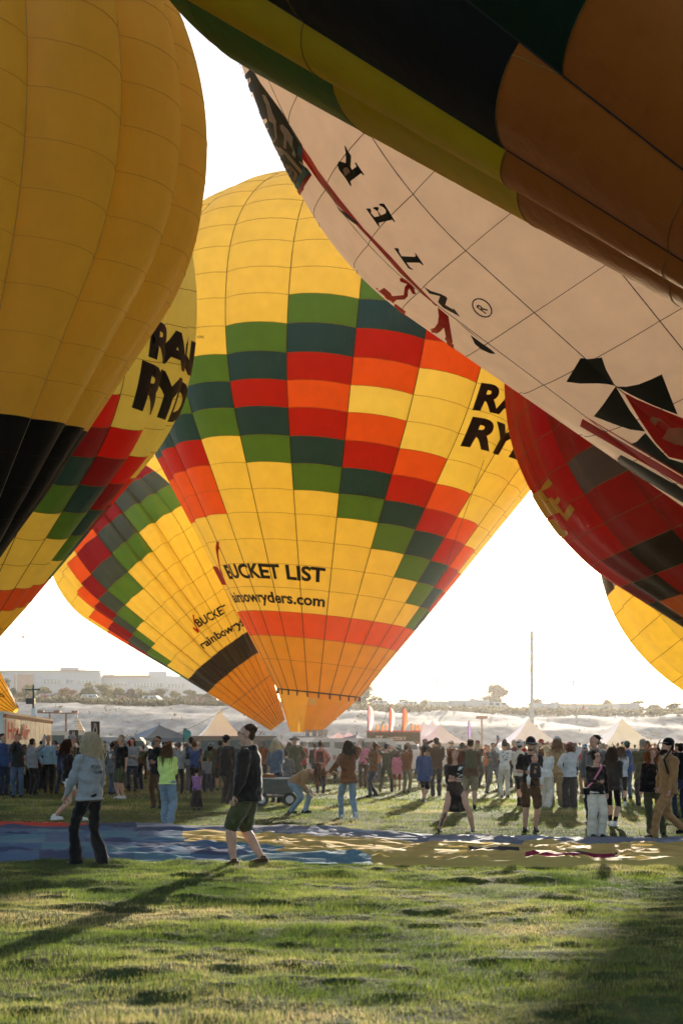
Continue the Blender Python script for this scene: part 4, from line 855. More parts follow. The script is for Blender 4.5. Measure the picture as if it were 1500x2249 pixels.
# envelope spread on the grass
def yb(X, Yg=16.):
    px = MID+X/Yg*FPX; return np.interp(px, [-300, 0, 300, 500, 700, 900, 1100, 1500, 1900], [1813, 1814, 1817, 1821, 1826, 1842, 1849, 1851, 1852])
def yf(X, Yg=13.3):
    px = MID+X/Yg*FPX; return np.interp(px, [-300, 0, 400, 780, 1000, 1500, 1900], [1900, 1898, 1899, 1903, 1908, 1911, 1912])
def cloth_z(x, v):
    e = min(1, v/.06)*min(1, (1-v)/.08); Yw = v*5
    n1 = noise.noise(Vector((x*.45, Yw*2.2, 2))); n2 = 1-abs(noise.noise(Vector((x*.9+.3*Yw, Yw*5.5, 7))))*2; n3 = noise.noise(Vector((x*2.2, Yw*13, 4)))
    return .02+max(0., e)*(.05+.05*n1+.065*max(0, n2)**2+.03*n3)
def ground_envelope():
    r = empty('deflated_envelope', (0, 16, 0), label='flat deflated balloon envelope in blue, teal and yellow spread across the grass', cat='hot air balloon')
    xs = np.linspace(-8.6, 8.2, 25); vs = [0, .10, .2, .3, .4, .5, .6, .7, .8, .9, 1.0]; rs = np.random.RandomState(3)
    def P(x, v):
        Y0 = EYE*FPX/(yf(x)-HOR); Y1 = EYE*FPX/(yb(x)-HOR); Y = Y0+(Y1-Y0)*v+.05*math.sin(x*2.1+v*9)*(.3+v)
        xx = x*(Y0+(Y1-Y0)*v)/14.6+.16*noise.noise(Vector((x*1.3, v*6, 1))); return (xx, Y-16, cloth_z(x, v))
    def vj(x, v): return v+.032*math.sin(x*1.3+v*17)*(0 if v in (0, 1.0) else 1)
    for i in range(24):
        for j in range(10):
            xm = (xs[i]+xs[i+1])/2; px = MID+xm/14.6*FPX; v = (vs[j]+vs[j+1])/2
            if v > .72: c = 'slate' if px > 350 else 'navy'
            elif px < 380+260*abs(v-.45): c = ['teal', 'blue', 'navy', 'blue'][(i*7+j*3) % 4]
            elif v < .1: c = 'teal' if px < 780 else 'lemon2'
            elif px < 620 and (v < .3 or v > .55): c = ['teal', 'blue'][(i+j) % 2]
            elif v > .6: c = 'blue' if px < 700 else ('slate' if px < 1150 else 'yellow')
            else: c = 'yellow'
            if c == 'yellow' and (i*5+j*3) % 7 == 0 and px > 1020 and px < 1330 and v < .55: c = 'char'
            if c == 'yellow' and j == 1 and i in (16, 17, 20): c = 'maroon'
            if v > .8 and px < 200: c = 'red' if v < .95 else 'orange'
            if c == 'slate' and (i*3+j) % 4 == 0: c = 'grey'
            V = []
            for a in range(17):
                x = xs[i]+(xs[i+1]-xs[i])*a/16
                for b in range(10):
                    v0, v1 = vj(x, vs[j]), vj(x, vs[j+1]); V.append(P(x, v0+(v1-v0)*b/9))
            mesh_obj('panel', V, quads(17, 10), GC[c], r, smooth=True)
def ground_nylon(k, c):
    m = nylon('ground_nylon_'+k, c, .08, .72, .6, .08); nt = m.node_tree.nodes; ln = m.node_tree.links
    for n in nt:
        if n.type == 'MAPPING': n.inputs['Scale'].default_value = (1.3, 7., 1.3)
        if n.type == 'BUMP': n.inputs['Strength'].default_value = .6; n.inputs['Distance'].default_value = .04
    return m
GC = {k: ground_nylon(k, c) for k, c in dict(teal=(.10, .20, .24), blue=(.085, .14, .22), navy=(.055, .075, .13), slate=(.16, .175, .21), grey=(.26, .28, .33), yellow=(.50, .35, .11), lemon2=(.46, .34, .10), char=(.05, .045, .05), maroon=(.22, .02, .05), red=(.50, .06, .04), orange=(.62, .16, .07)).items()}
ground_envelope()
# ---------------------------------------------------------------- grass
def grass_mat():
    m, nt, ln = nodemat('grass_blades'); b = nt['Principled BSDF']; at_ = nt.new('ShaderNodeAttribute'); at_.attribute_name = 'tint'
    r = nt.new('ShaderNodeValToRGB'); ln.new(at_.outputs['Fac'], r.inputs[0]); e = r.color_ramp.elements
    e[0].position = 0; e[0].color = (.035, .058, .010, 1); e[1].position = 1; e[1].color = (.30, .24, .12, 1)
    for p_, c in ((.35, (.10, .135, .018)), (.6, (.155, .175, .04)), (.8, (.21, .18, .075))): q = e.new(p_); q.color = (*c, 1)
    ln.new(r.outputs[0], b.inputs['Base Color']); b.inputs['Roughness'].default_value = .38; b.inputs['Specular IOR Level'].default_value = .45
    tr = nt.new('ShaderNodeBsdfTranslucent'); hs = nt.new('ShaderNodeHueSaturation'); hs.inputs['Value'].default_value = 2.5; ln.new(r.outputs[0], hs.inputs['Color']); ln.new(hs.outputs[0], tr.inputs[0])
    mx = nt.new('ShaderNodeMixShader'); mx.inputs[0].default_value = .42; ln.new(b.outputs[0], mx.inputs[1]); ln.new(tr.outputs[0], mx.inputs[2]); ln.new(mx.outputs[0], nt['Material Output'].inputs[0]); return m
GM = grass_mat()
def fbm(x, y, seed, sc, octv=4):       # cheap value noise on arrays
    rs = np.random.RandomState(seed); T = rs.rand(256, 256); o = np.zeros_like(x); a = 1.; tot = 0
    for k in range(octv):
        X = x*sc*2**k+k*17.3; Y = y*sc*2**k+k*9.1; xi = np.floor(X).astype(int); yi = np.floor(Y).astype(int); fx = X-xi; fy = Y-yi; fx = fx*fx*(3-2*fx); fy = fy*fy*(3-2*fy)
        g = lambda i, j: T[i & 255, j & 255]
        o += a*(g(xi, yi)*(1-fx)*(1-fy)+g(xi+1, yi)*fx*(1-fy)+g(xi, yi+1)*(1-fx)*fy+g(xi+1, yi+1)*fx*fy); tot += a; a *= .5
    return o/tot
def on_cloth(x, y):
    f = EYE*FPX/(np.interp(MID+x/13.3*FPX, [-300, 0, 400, 780, 1000, 1500, 1900], [1900, 1898, 1899, 1903, 1908, 1911, 1912])-HOR)
    b = EYE*FPX/(np.interp(MID+x/17*FPX, [-300, 0, 300, 500, 700, 900, 1100, 1500, 1900], [1813, 1814, 1817, 1821, 1826, 1842, 1849, 1851, 1852])-HOR)
    return (y > f+.05) & (y < b-.05)
def relief(x, y):
    a = fbm(x*.8, y*1.7, 31, 1.1, 4); b = fbm(x*.75, y*1.5, 33, 3.6, 3)
    r = .13*np.clip(a-.42, 0, 1)+.095*np.clip(b-.42, 0, 1)
    return r*np.clip(1.6-y/22., .25, 1)*np.where(on_cloth(x, y), .15, 1.)
def lawn():
    ys = 4.4*(24/4.4)**np.linspace(0, 1, 420); xs = np.linspace(-1, 1, 300); Y, U = np.meshgrid(ys, xs, indexing='ij'); X = U*(.38*Y+.6); Z = relief(X, Y)-.004
    V = np.stack([X, Y, Z], -1).reshape(-1, 3); n = 300; i = np.arange(419)[:, None]*n+np.arange(n-1)[None, :]; i = i.ravel()
    m = mat('lawn_soil', (.055, .065, .020), .95, .5, 2.5, bump=.8, spec=.1, bscale=30); np_mesh('lawn', V, np.stack([i, i+1, i+n+1, i+n], 1), m, smooth=True, kind='structure')
def grass(n, y0, y1, h0, w0, seed, skip=None):
    rs = np.random.RandomState(seed); u = rs.rand(n); y = np.sqrt(y0*y0+u*(y1*y1-y0*y0)); x = (rs.rand(n)*2-1)*(.37*y+.4)
    big = fbm(x, y*1.5, 1, .9); cl = fbm(x, y, 2, 5., 3); dry = fbm(x, y, 5, .55)
    keep = rs.rand(n) < np.clip(.25+1.9*(cl-.25), .12, 1)
    if skip is not None: keep &= ~skip(x, y)
    x, y, big, cl, dry = x[keep], y[keep], big[keep], cl[keep], dry[keep]; n = len(x)
    md = fbm(x*.55, y*1.5, 9, 2.0, 3); h = h0*(.55+1.1*np.clip((md-.38)*2.2, 0, 1)+.5*np.clip(cl-.45, 0, 1))*rs.uniform(.6, 1.25, n); w = w0*rs.uniform(.6, 1.3, n)
    a = rs.uniform(0, 6.28, n); l = rs.uniform(.2, 1.1, n)*h; b = rs.uniform(0, 6.28, n)
    z0 = relief(x, y)
    P = np.zeros((n, 3, 3)); P[:, 0, 0] = x-np.cos(a)*w; P[:, 0, 1] = y-np.sin(a)*w; P[:, 1, 0] = x+np.cos(a)*w; P[:, 1, 1] = y+np.sin(a)*w
    P[:, 2, 0] = x+np.cos(b)*l; P[:, 2, 1] = y+np.sin(b)*l; P[:, 2, 2] = h+z0; P[:, 0, 2] = z0-.03; P[:, 1, 2] = z0-.03
    o = np_mesh('grass', P.reshape(-1, 3), np.arange(n*3).reshape(-1, 3), GM, kind='stuff')
    t = np.clip(.27+2.2*(dry-.5)+.22*rs.randn(n)-.9*(big-.5)-.5*(md-.5), 0, 1); at_ = o.data.attributes.new('tint', 'FLOAT', 'POINT'); at_.data.foreach_set('value', np.repeat(t, 3).astype(np.float32))
lawn()
grass(430000, 4.5, 13.6, .030, .0030, 21, on_cloth)
grass(170000, 13.2, 30, .042, .006, 22, on_cloth)
grass(90000, 28, 60, .055, .012, 23)
# ---------------------------------------------------------------- people
def ik(a, c, l1, l2, pole):
    a, c = Vector(a), Vector(c); d = c-a; L = min(d.length, (l1+l2)*.995); u = d.normalized()
    c = a+u*L; x = (l1*l1-l2*l2+L*L)/(2*L); h = math.sqrt(max(l1*l1-x*x, 1e-6))
    p = Vector(pole); p = p-u*p.dot(u); p = p.normalized() if p.length > 1e-4 else Vector((0, 0, -1))
    return a+u*x+p*h, c
PEND = []
def remesh_later(o, vox, fold=0., smooth=2):
    m = o.modifiers.new('r', 'REMESH'); m.mode = 'VOXEL'; m.voxel_size = vox; m.use_smooth_shade = True
    if smooth:
        s = o.modifiers.new('s', 'SMOOTH'); s.iterations = smooth; s.factor = .6
    PEND.append((o, fold))
def finish_people():
    dg = bpy.context.evaluated_depsgraph_get(); dg.update()
    for o, fold in PEND:
        me = bpy.data.meshes.new_from_object(o.evaluated_get(dg)); old = o.data; o.modifiers.clear()
        nm_ = old.name
        extra = o.get('_x')
        o.data = me; me.name = nm_; bpy.data.meshes.remove(old)
        if fold and len(me.vertices):
            sd = sum(map(ord, o.name)) % 97
            n = len(me.vertices); co = np.empty(n*3); me.vertices.foreach_get('co', co); co = co.reshape(-1, 3); no = np.empty(n*3); me.vertices.foreach_get('normal', no); no = no.reshape(-1, 3)
            p = co*9+sd; f = np.sin(p[:, 0]*1.7+2.1*np.sin(p[:, 2]*.9+p[:, 1]))*.5+np.sin(p[:, 2]*2.6+1.8*np.sin(p[:, 0]*1.3+p[:, 1]*.8))*.5+.5*np.sin(p[:, 2]*4.9+p[:, 1]*3+p[:, 0]*2)
            co = co+no*(f*fold)[:, None]; me.vertices.foreach_set('co', co.ravel()); me.update()
    for o, bm_data in FING:
        V, Fc = bm_data; me = o.data; b = bmesh.new(); b.from_mesh(me); vs = [b.verts.new(v) for v in V]
        for f in Fc:
            try: b.faces.new([vs[i] for i in f]).smooth = True
            except ValueError: pass
        b.to_mesh(me); b.free()
    PEND.clear(); FING.clear()
FING = []
HANDS = dict(down=(.235, -.02, .81), relaxed=(.24, -.12, .86), hip=(.17, -.05, 1.0), pocket=(.19, -.09, .93), front=(.06, -.26, 1.14), chest=(.10, -.22, 1.25), phone=(.10, -.36, 1.50), high=(.13, -.34, 1.74),
    brow=(.09, -.16, 1.66), face=(.05, -.15, 1.52), cross=(-.10, -.20, 1.20), back=(.27, .16, .84), fwd=(.20, -.26, .88), out=(.55, -.15, .95))
def person(px, head, feet, face=180, hl='down', hr='down', legs='stand', top='jacket', tc='black', bottom='trousers', bc='charcoal', hair='short', hc='brown', hat=None, hatc='black', label='', skin='light', shoes='black', look=(0, 0), lean=(0, 0), group=None, female=False, detail=0, stockier=1., dz=0.):
    Y = EYE*FPX/(feet-HOR); X = (px-MID)/FPX*Y; ht = (feet-head)/FPX*Y; k = ht/1.75
    root = empty('person', (X, Y, dz), math.radians(face), label=label, cat='person', group=group)
    root.scale = (k, k, k)
    vox = max(.011, min(.022, Y*.00055)); w = stockier
    # joints (figure's left is +x when it faces the camera)
    pel = Vector((0, 0, .93)); fl, fr = Vector((.10, 0, .08)), Vector((-.10, 0, .08)); tl = tr_ = 0
    if legs == 'walk': fl, fr = Vector((.07, -.26, .09)), Vector((-.07, .30, .14)); pel.z = .895
    elif legs == 'stride': fl, fr = Vector((.08, -.32, .08)), Vector((-.08, .36, .15)); pel.z = .87
    elif legs == 'wide': fl, fr = Vector((.22, 0, .08)), Vector((-.22, .02, .08)); pel.z = .905
    elif legs == 'lunge': fl, fr = Vector((.36, -.02, .08)), Vector((-.30, .06, .08)); pel.z = .85
    elif legs == 'hipshot': fl, fr = Vector((.16, -.12, .08)), Vector((-.07, .02, .08)); pel.x = -.03
    elif legs == 'step': fl, fr = Vector((.09, -.16, .08)), Vector((-.09, .16, .10)); pel.z = .91
    elif legs == 'squat': fl, fr = Vector((.10, -.12, .08)), Vector((-.12, .12, .08)); pel = Vector((0, .12, .72))
    elif legs == 'sit': fl, fr = Vector((.14, -.28, .06)), Vector((-.14, -.28, .06)); pel = Vector((0, 0, .34))
    lx, ly = lean; nb = pel+Vector((lx, ly, math.sqrt(max(.05, .53**2-lx*lx-ly*ly)))); ax = (nb-pel).normalized()
    side = Vector((1, 0, 0)); side = (side-ax*side.dot(ax)).normalized(); fw = ax.cross(side)      # fw = behind
    shw = .178*w if not female else .155
    Sh = {s_: nb-ax*.055+side*s_*shw for s_ in (1, -1)}
    Hp = {s_: pel+side*s_*.088-Vector((0, 0, .03)) for s_ in (1, -1)}
    kn = {}; an = {1: fl, -1: fr}
    for s_ in (1, -1): kn[s_], an[s_] = ik(Hp[s_], an[s_], .43, .42, (s_*.15, -1, 0))
    wr = {}; el = {}
    for s_, hh in ((1, hl), (-1, hr)):
        t = HANDS[hh] if isinstance(hh, str) else hh
        t = Vector((t[0]*s_, t[1], t[2])) if isinstance(hh, str) else Vector(t)
        if isinstance(hh, str): t = t+(nb-Vector((0, 0, 1.46)))*(1 if hh not in ('down', 'back', 'fwd', 'relaxed') else .9)
        pole = Vector((s_*.55, .35, -.8)) if t.z > 1.3 else (Vector((s_*1, .55, -.1)) if hh in ('hip', 'pocket') else Vector((s_*.35, .9, -.3)))
        el[s_], wr[s_] = ik(Sh[s_], t, .275*1., .245, pole)
    hd = nb+ax*.17+Vector((0, -.015, 0)); yaw, pit = math.radians(look[0]), math.radians(look[1])
    HM = Matrix.Translation(hd) @ Matrix.Rotation(yaw, 4, 'Z') @ Matrix.Rotation(-pit, 4, 'X')
    tor = [(-.02, .150, .100), (.06, .150, .105), (.16, .128*(1 if not female else .93), .098), (.28, .140, .105), (.38, .156 if not female else .142, .110), (.46, .150 if not female else .132, .095), (.51, .10, .07)]
    def torso(mb, g=0., lo=-.02, hi=.51, flare=0., belly=0.):
        T = [(t, a, b) for t, a, b in tor if lo-.001 <= t <= hi]
        if lo < -.02: T = [(lo, .152+flare, .108+flare), ((lo-.02)/2, .155+flare*.5, .108+flare*.5)]+T
        P = []; r = []
        for t, a, b in T:
            P.append(pel+ax*t if t >= 0 else pel+Vector((0, 0, t))); r.append(((a*w+g), (b*w+g+belly*math.exp(-((t-.12)/.12)**2))))
        # orient rings so that the wide radius follows the shoulders
        n = 14; V = []
        for p, (a, b) in zip(P, r):
            for i in range(n):
                t = 2*math.pi*i/n; V.append(p+side*math.cos(t)*a+fw*math.sin(t)*b)
        Fc = [(i*n+q, i*n+(q+1) % n, (i+1)*n+(q+1) % n, (i+1)*n+q) for i in range(len(P)-1) for q in range(n)]
        Fc += [tuple(reversed(range(n))), tuple(range((len(P)-1)*n, len(P)*n))]
        mb.add(V, Fc)
    def limb(mb, A, B, ra, rb, n=9, bulge=0.):
        A, B = Vector(A), Vector(B); P = [A+(B-A)*t for t in (0, .3, .65, 1)]
        r = [ra+(rb-ra)*t+bulge*(1 if i in (1, ) else (.4 if i == 2 else 0)) for i, t in enumerate((0, .3, .65, 1))]
        mb.tube(P, r, n); mb.ball(A, ra*.99, 8); mb.ball(B, rb*.99, 8)
    # --- body
    b = MB(); torso(b, -.012)
    b.tube([nb-ax*.06, nb+ax*.06, nb+ax*.12], [.062, .052, .052], 10)
    c_ = lambda x, y, z: HM @ Vector((x, y, z))
    def hball(mb, c, r, sq, n=12):
        q = MB().ball((0, 0, 0), 1, n, sq=(r*sq[0], r*sq[1], r*sq[2])); mb.add([HM @ (Vector(v)+Vector(c)) for v in q.V], q.F)
    hball(b, (0, .012, .035), .1, (.78, .95, .92)); hball(b, (0, -.022, -.035), .075, (.80, .92, 1.08)); hball(b, (0, -.05, -.075), .032, (1, .8, .8)); hball(b, (0, -.045, .0), .065, (.95, .78, 1.05))
    for s_ in (1, -1): hball(b, (s_*.078, .008, -.005), .028, (.4, .75, 1.05), 8)
    b.add([c_(-.011, -.088, .022), c_(.011, -.088, .022), c_(.018, -.092, -.028), c_(-.018, -.092, -.028), c_(0, -.122, -.022), c_(0, -.098, .02)], [(0, 3, 4, 5), (1, 5, 4, 2), (3, 2, 4), (0, 5, 1), (0, 1, 2, 3)])
    ca = 1 if top in ('tshirt', 'polo', 'vest', 'dress') else .78; cl_ = 1 if bottom in (None, 'shorts', 'minis', 'leggings', 'skirt') else .72
    for s_ in (1, -1):
        limb(b, Sh[s_], el[s_], .050*w*ca, .039*w*ca); limb(b, el[s_], wr[s_], .040*w*ca, .026)
        limb(b, Hp[s_], kn[s_], .082*w*(cl_ if cl_ < 1 else (.9 if bottom else 1)), .055*w*cl_, bulge=.004*cl_); limb(b, kn[s_], an[s_], .054*w*cl_, .036*cl_, bulge=.014*cl_)
        hd_ = (wr[s_]-el[s_]).normalized(); pc = wr[s_]+hd_*.045
        b.tube([wr[s_]-hd_*.01, wr[s_]+hd_*.03, wr[s_]+hd_*.085], [(.027, .02), (.038, .018), (.036, .015)], 8)
        b.tube([an[s_]+Vector((0, .03, -.04)), an[s_]+Vector((0, -.06, -.045)), an[s_]+Vector((0, -.14, -.055))], [.035, .035, .025], 8)
    bo = b.build('body', S_(skin), root); remesh_later(bo, vox)
    fm = MB()
    for s_ in (1, -1):                 # four fingers and a thumb, gently curled
        d = (wr[s_]-el[s_]).normalized(); inn = Vector((-s_, -.3, 0)); inn = (inn-d*inn.dot(d)).normalized(); acr = d.cross(inn)
        base = wr[s_]+d*.07
        for q, L in enumerate((.068, .078, .073, .056)):
            o_ = base+acr*(.027-.018*q); p1 = o_+d*L*.45+inn*.004; p2 = p1+(d*.8+inn*.6).normalized()*L*.32; p3 = p2+(d*.3+inn*.95).normalized()*L*.27
            fm.tube([o_, p1, p2, p3], [.0095, .009, .008, .006], 5)
        o_ = wr[s_]+d*.025+acr*.024; p1 = o_+(d*.6+acr*.6+inn*.4).normalized()*.045; fm.tube([o_, p1, p1+(d*.8+inn*.6).normalized()*.03], [.012, .010, .007], 5)
    FING.append((bo, (fm.V, fm.F)))
    # --- top
    t = MB(); fold = .009; g = dict(tshirt=.014, sweater=.028, hoodie=.034, jacket=.036, dress=.022, vest=.03, coat=.04, polo=.018).get(top, .02)
    lo = dict(tshirt=-.06, sweater=-.05, hoodie=-.09, jacket=-.10, dress=-.42, vest=-.06, coat=-.22, polo=-.07, crop=.05).get(top, -.05)
    torso(t, g, lo=lo if lo < 0 else .06, flare=.05 if top == 'dress' else (.035 if top == 'coat' else .024), belly=.03 if stockier > 1.05 else 0)
    short = top in ('tshirt', 'polo', 'vest')
    for s_ in (1, -1):
        if top == 'vest': t.ball(Sh[s_], .065, 8); continue
        e = el[s_] if not short else Sh[s_]+(el[s_]-Sh[s_])*.75
        if top == 'dress': e = Sh[s_]+(el[s_]-Sh[s_])*1.05
        limb(t, Sh[s_]-ax*.005, e, .056*w+g*.7, (.046 if not short else .056)*w+g*.6)
        if not short and top != 'dress':
            e2 = wr[s_]-(wr[s_]-el[s_]).normalized()*.01; limb(t, e, e2, .044*w+g*.6, .032+g*.35)
    if top in ('jacket', 'coat', 'hoodie'):
        t.tube([nb-ax*.05, nb+ax*.035], [(.10+g*.5, .085+g*.4), (.070+g*.3, .066+g*.3)], 12)
    if top == 'hoodie': q = nb+fw*.085-ax*.01; t.ball(q, .085, 10, sq=(1.15, .7, .8))
    if top == 'jacket' and hair in ('short', 'bald'): q = nb+fw*.07-ax*.0; t.ball(q, .075, 10, sq=(1.1, .6, .7))
    to = t.build('dress' if top == 'dress' else ('jacket' if top in ('jacket', 'coat') else 'top'), C_(tc), root); remesh_later(to, vox, fold)
    # --- legs
    if bottom:
        q = MB(); W = dict(trousers=(.014, .020, .030), wide=(.022, .045, .068), flare=(.008, .012, .055), shorts=(.014, .022, .02), leggings=(.004, .005, .006), skirt=(.02, .03, .03), minis=(.015, .02, .02), jeans=(.010, .016, .022))[bottom]
        if bottom == 'skirt':
            n = 14; V = []
            zz = [.03, -.1, -.3, -.55, -.78] if legs != 'sit' else [.05, -.1, -.2, -.28, -.33]
            for i, z in enumerate(zz):
                for a_ in range(n): a = 2*math.pi*a_/n; R1 = .155+.035*i+(.012*math.sin(a*5) if i > 2 else 0); V.append(pel+Vector((math.cos(a)*R1, math.sin(a)*R1*.8 - (.06*i if legs == 'sit' else 0), z)))
            Fc = [(i*n+a_, i*n+(a_+1) % n, (i+1)*n+(a_+1) % n, (i+1)*n+a_) for i in range(4) for a_ in range(n)]+[tuple(range(n)), tuple(reversed(range(4*n, 5*n)))]
            q.add(V, Fc)
        else:
            n0 = len(q.V); V = []
            for z, a, bb in ((.09, .148, .102), (0, .162, .118), (-.07, .160, .122)):
                for i in range(14): tt = 2*math.pi*i/14; V.append(pel+ax*z+side*math.cos(tt)*(a*w*(.93 if z > 0 else .98)+W[0]*.3)+fw*math.sin(tt)*(bb*w*(.88 if z > 0 else .97)+W[0]*.3))
            q.add(V, [(i*14+j, i*14+(j+1) % 14, (i+1)*14+(j+1) % 14, (i+1)*14+j) for i in range(2) for j in range(14)]+[tuple(range(14)), tuple(reversed(range(28, 42)))])
            for s_ in (1, -1):
                if bottom in ('shorts', 'minis'):
                    f = .92 if bottom == 'shorts' else .42; e = Hp[s_]+(kn[s_]-Hp[s_])*f; limb(q, Hp[s_], e, .088*w+W[0], .066*w+W[1])
                else:
                    limb(q, Hp[s_], kn[s_], .086*w+W[0], .055*w+W[1]); limb(q, kn[s_], an[s_]-Vector((0, 0, .02 if bottom != 'leggings' else 0)), .053*w+W[1], .038+W[2])
        bo2 = q.build('skirt' if bottom == 'skirt' else ('shorts' if bottom in ('shorts', 'minis') else 'trousers'), C_(bc), root); remesh_later(bo2, vox, fold*(.9 if bottom != 'leggings' else .2))
    # --- shoes
    for s_ in (1, -1):
        a = an[s_]; sh = MB(); z0 = a.z-.08
        sh.tube([(a.x, a.y+.07, z0+.045), (a.x, a.y, z0+.05), (a.x, a.y-.09, z0+.038), (a.x, a.y-.165, z0+.028)], [(.036, .042), (.042, .048), (.046, .036), (.030, .024)], 8)
        sh.tube([(a.x, a.y, z0+.04), (a.x, a.y+.005, z0+.12)], [.044, .042], 8)
        sh.box((a.x, a.y-.045, z0+.012), (.082, .25, .024))
        so_ = sh.build('shoe', C_(shoes), root, smooth=True)
    # --- hair / hat
    h = MB(); hold = .006
    if hair != 'bald':
        hball(h, (0, .034, .074), .1, (.83, .94, .70), 14); hball(h, (0, .052, .012), .085, (.90, .66, .95), 12)
        if hair in ('long', 'wavy', 'curly', 'pony', 'bob', 'bun'):
            hball(h, (.052, .0, .01), .05, (.7, 1.0, 1.3), 10); hball(h, (-.052, .0, .01), .05, (.7, 1.0, 1.3), 10)
        if hair in ('long', 'wavy', 'curly', 'bob'):
            Ln = dict(long=.36, wavy=.26, curly=.42, bob=.13)[hair]; wd = dict(long=.07, wavy=.088, curly=.11, bob=.085)[hair]
            P = [c_(0, .045, .02), c_(0, .055, -.06)]; base = hd+fw*.085
            P += [base-Vector((0, 0, .10+Ln*.45)), base-Vector((0, 0, .10+Ln))]
            n = 12; V = []
            for i, p_ in enumerate(P):
                ww = wd*(1.0, 1.05, 1.1, .62)[i]; dd = .045*(1.1, 1, .9, .6)[i]
                for a_ in range(n): a = 2*math.pi*a_/n; V.append(p_+side*math.cos(a)*ww+fw*math.sin(a)*dd)
            h.add(V, [(i*n+a_, i*n+(a_+1) % n, (i+1)*n+(a_+1) % n, (i+1)*n+a_) for i in range(3) for a_ in range(n)]+[tuple(range(n)), tuple(reversed(range(3*n, 4*n)))])
            for s_ in (1, -1):
                h.tube([c_(s_*.07, .01, .03), c_(s_*.085, .01, -.05), c_(s_*.09, .015, -.05)-Vector((0, 0, min(Ln*.5, .16)))], [.03, .034, .018], 8)
            if hair == 'curly':
                for i in range(26):
                    a = i*2.4; z = -.02-.34*(i/26); h.ball(hd+side*math.cos(a)*.10+fw*(.05+.05*math.sin(a))+Vector((0, 0, z)), .038, 6)
        if hair == 'pony': h.tube([c_(0, .10, .03), c_(0, .15, -.03), c_(0, .13, -.2), c_(0, .11, -.3)], [.025, .035, .03, .012], 8)
        if hair == 'bun': hball(h, (0, .06, .13), .045, (1, 1, 1), 10)
        if hair == 'beard': hball(h, (0, -.045, -.075), .062, (.95, .75, .8), 10)
        ho = h.build('hair', H_(hc), root); remesh_later(ho, min(vox, .014), .010 if hair in ('wavy', 'curly', 'long') else .005, 1)
    if hair in ('long', 'wavy', 'curly', 'bob', 'pony', 'bun', 'short') and Y < 30:   # loose strands that catch the light
        rs = random.Random(int(px)); st = MB(); n_ = dict(wavy=70, curly=80, long=46, bob=40).get(hair, 26); LL = dict(wavy=.32, curly=.46, long=.48, bob=.26, pony=.05, bun=.05, short=.035)[hair]; ph = .022 if hair in ('wavy', 'curly') else .006
        for i in range(n_):
            a = rs.uniform(-2.5, 2.5) if hair != 'short' else rs.uniform(-3.1, 3.1); e0 = rs.uniform(.1, 1.2); k0 = rs.uniform(0, 6.3); fr = rs.uniform(14, 24); P = []
            p0 = HM @ Vector((math.sin(a)*.088*math.cos(e0), .035+math.cos(a)*.100*math.cos(e0), .05+.085*math.sin(e0))); dr = (p0-(HM @ Vector((0, .02, .03)))).normalized()
            L_ = LL*rs.uniform(.6, 1.05); spread = .03+.05*rs.random()
            for j in range(9):
                u = j/8; out = dr*spread*math.sin(min(1, u*1.6)*1.5)*(1.2 if hair != 'short' else .5)
                P.append(p0+Vector((out.x, out.y, out.z*.4))+Vector((0, 0, -L_*u))+side*ph*math.sin(k0+u*L_*fr*2)+fw*ph*math.cos(k0+u*L_*fr*2)*.7+(fw*.03*u if hair in ('long', 'wavy', 'curly') else Vector()))
            st.tube(P, [.0065, .0075, .0075, .007, .0065, .006, .005, .004, .002] if hair != 'short' else .003, 4)
        st.build('hair_strands', H_(hc), root, smooth=True)
    if hat:
        q = MB()
        hball(q, (0, .018, .062), .104, (.90, 1.02, .92 if hat != 'beanie' else 1.05), 14)
        if hat == 'beanie': q.tube([c_(0, .018, .035), c_(0, .018, .075)], [(.096, .108), (.100, .112)], 16, sq=1)
        if hat == 'cap':
            V = []
            for a in np.linspace(-1.15, 1.15, 9):
                for rr, z in ((.090, .062), (.165, .050), (.165, .044), (.090, .054)): V.append(c_(math.sin(a)*rr*.80, -math.cos(a)*rr*1.06+.015, z+.012*math.cos(a)))
            q.add(V, [(i*4+j, i*4+(j+1) % 4, i*4+4+(j+1) % 4, i*4+4+j) for i in range(8) for j in range(4)])
        if hat == 'brim':
            n = 18; V = []
            for rr, z in ((.085, .055), (.185, .045), (.185, .035), (.085, .04)):
                for i in range(n): a = 2*math.pi*i/n; V.append(c_(math.cos(a)*rr*.92, math.sin(a)*rr+.015, z))
            q.add(V, [(j*n+i, j*n+(i+1) % n, ((j+1) % 4)*n+(i+1) % n, ((j+1) % 4)*n+i) for i in range(n) for j in range(4)])
        q.build('cap' if hat == 'cap' else ('beanie' if hat == 'beanie' else 'hat'), C_(hatc), root, smooth=True)
    if detail:                         # eyes, brows and mouth of the people who face the camera
        for s_ in (1, -1):
            e = MB(); hball(e, (s_*.030, -.089, .014), .0095, (1.3, .6, .75), 8); e.build('eye', EYE_M, root, smooth=True)
            e = MB(); e.tube([c_(s_*.016, -.099, .034), c_(s_*.032, -.098, .040), c_(s_*.047, -.086, .034)], [.0035, .0045, .002], 5); e.build('eyebrow', H_(hc), root)
        e = MB(); e.tube([c_(-.024, -.092, -.052), c_(0, -.103, -.056), c_(.024, -.092, -.052)], [.002, .0065, .002], 6); e.build('mouth', LIP_M, root)
    if detail == 2:                    # glasses
        e = MB()
        for s_ in (1, -1):
            e.tube([c_(s_*.032+.024*math.cos(a), -.108, .012+.019*math.sin(a)) for a in np.linspace(0, 2*math.pi, 13)], .0028, 4, cap=False)
            e.tube([c_(s_*.056, -.106, .016), c_(s_*.083, .0, .012)], .0028, 4)
        e.tube([c_(-.009, -.11, .016), c_(.009, -.11, .016)], .0028, 4); e.build('glasses', C_('black'), root)
    root['_j'] = 0; del root['_j']
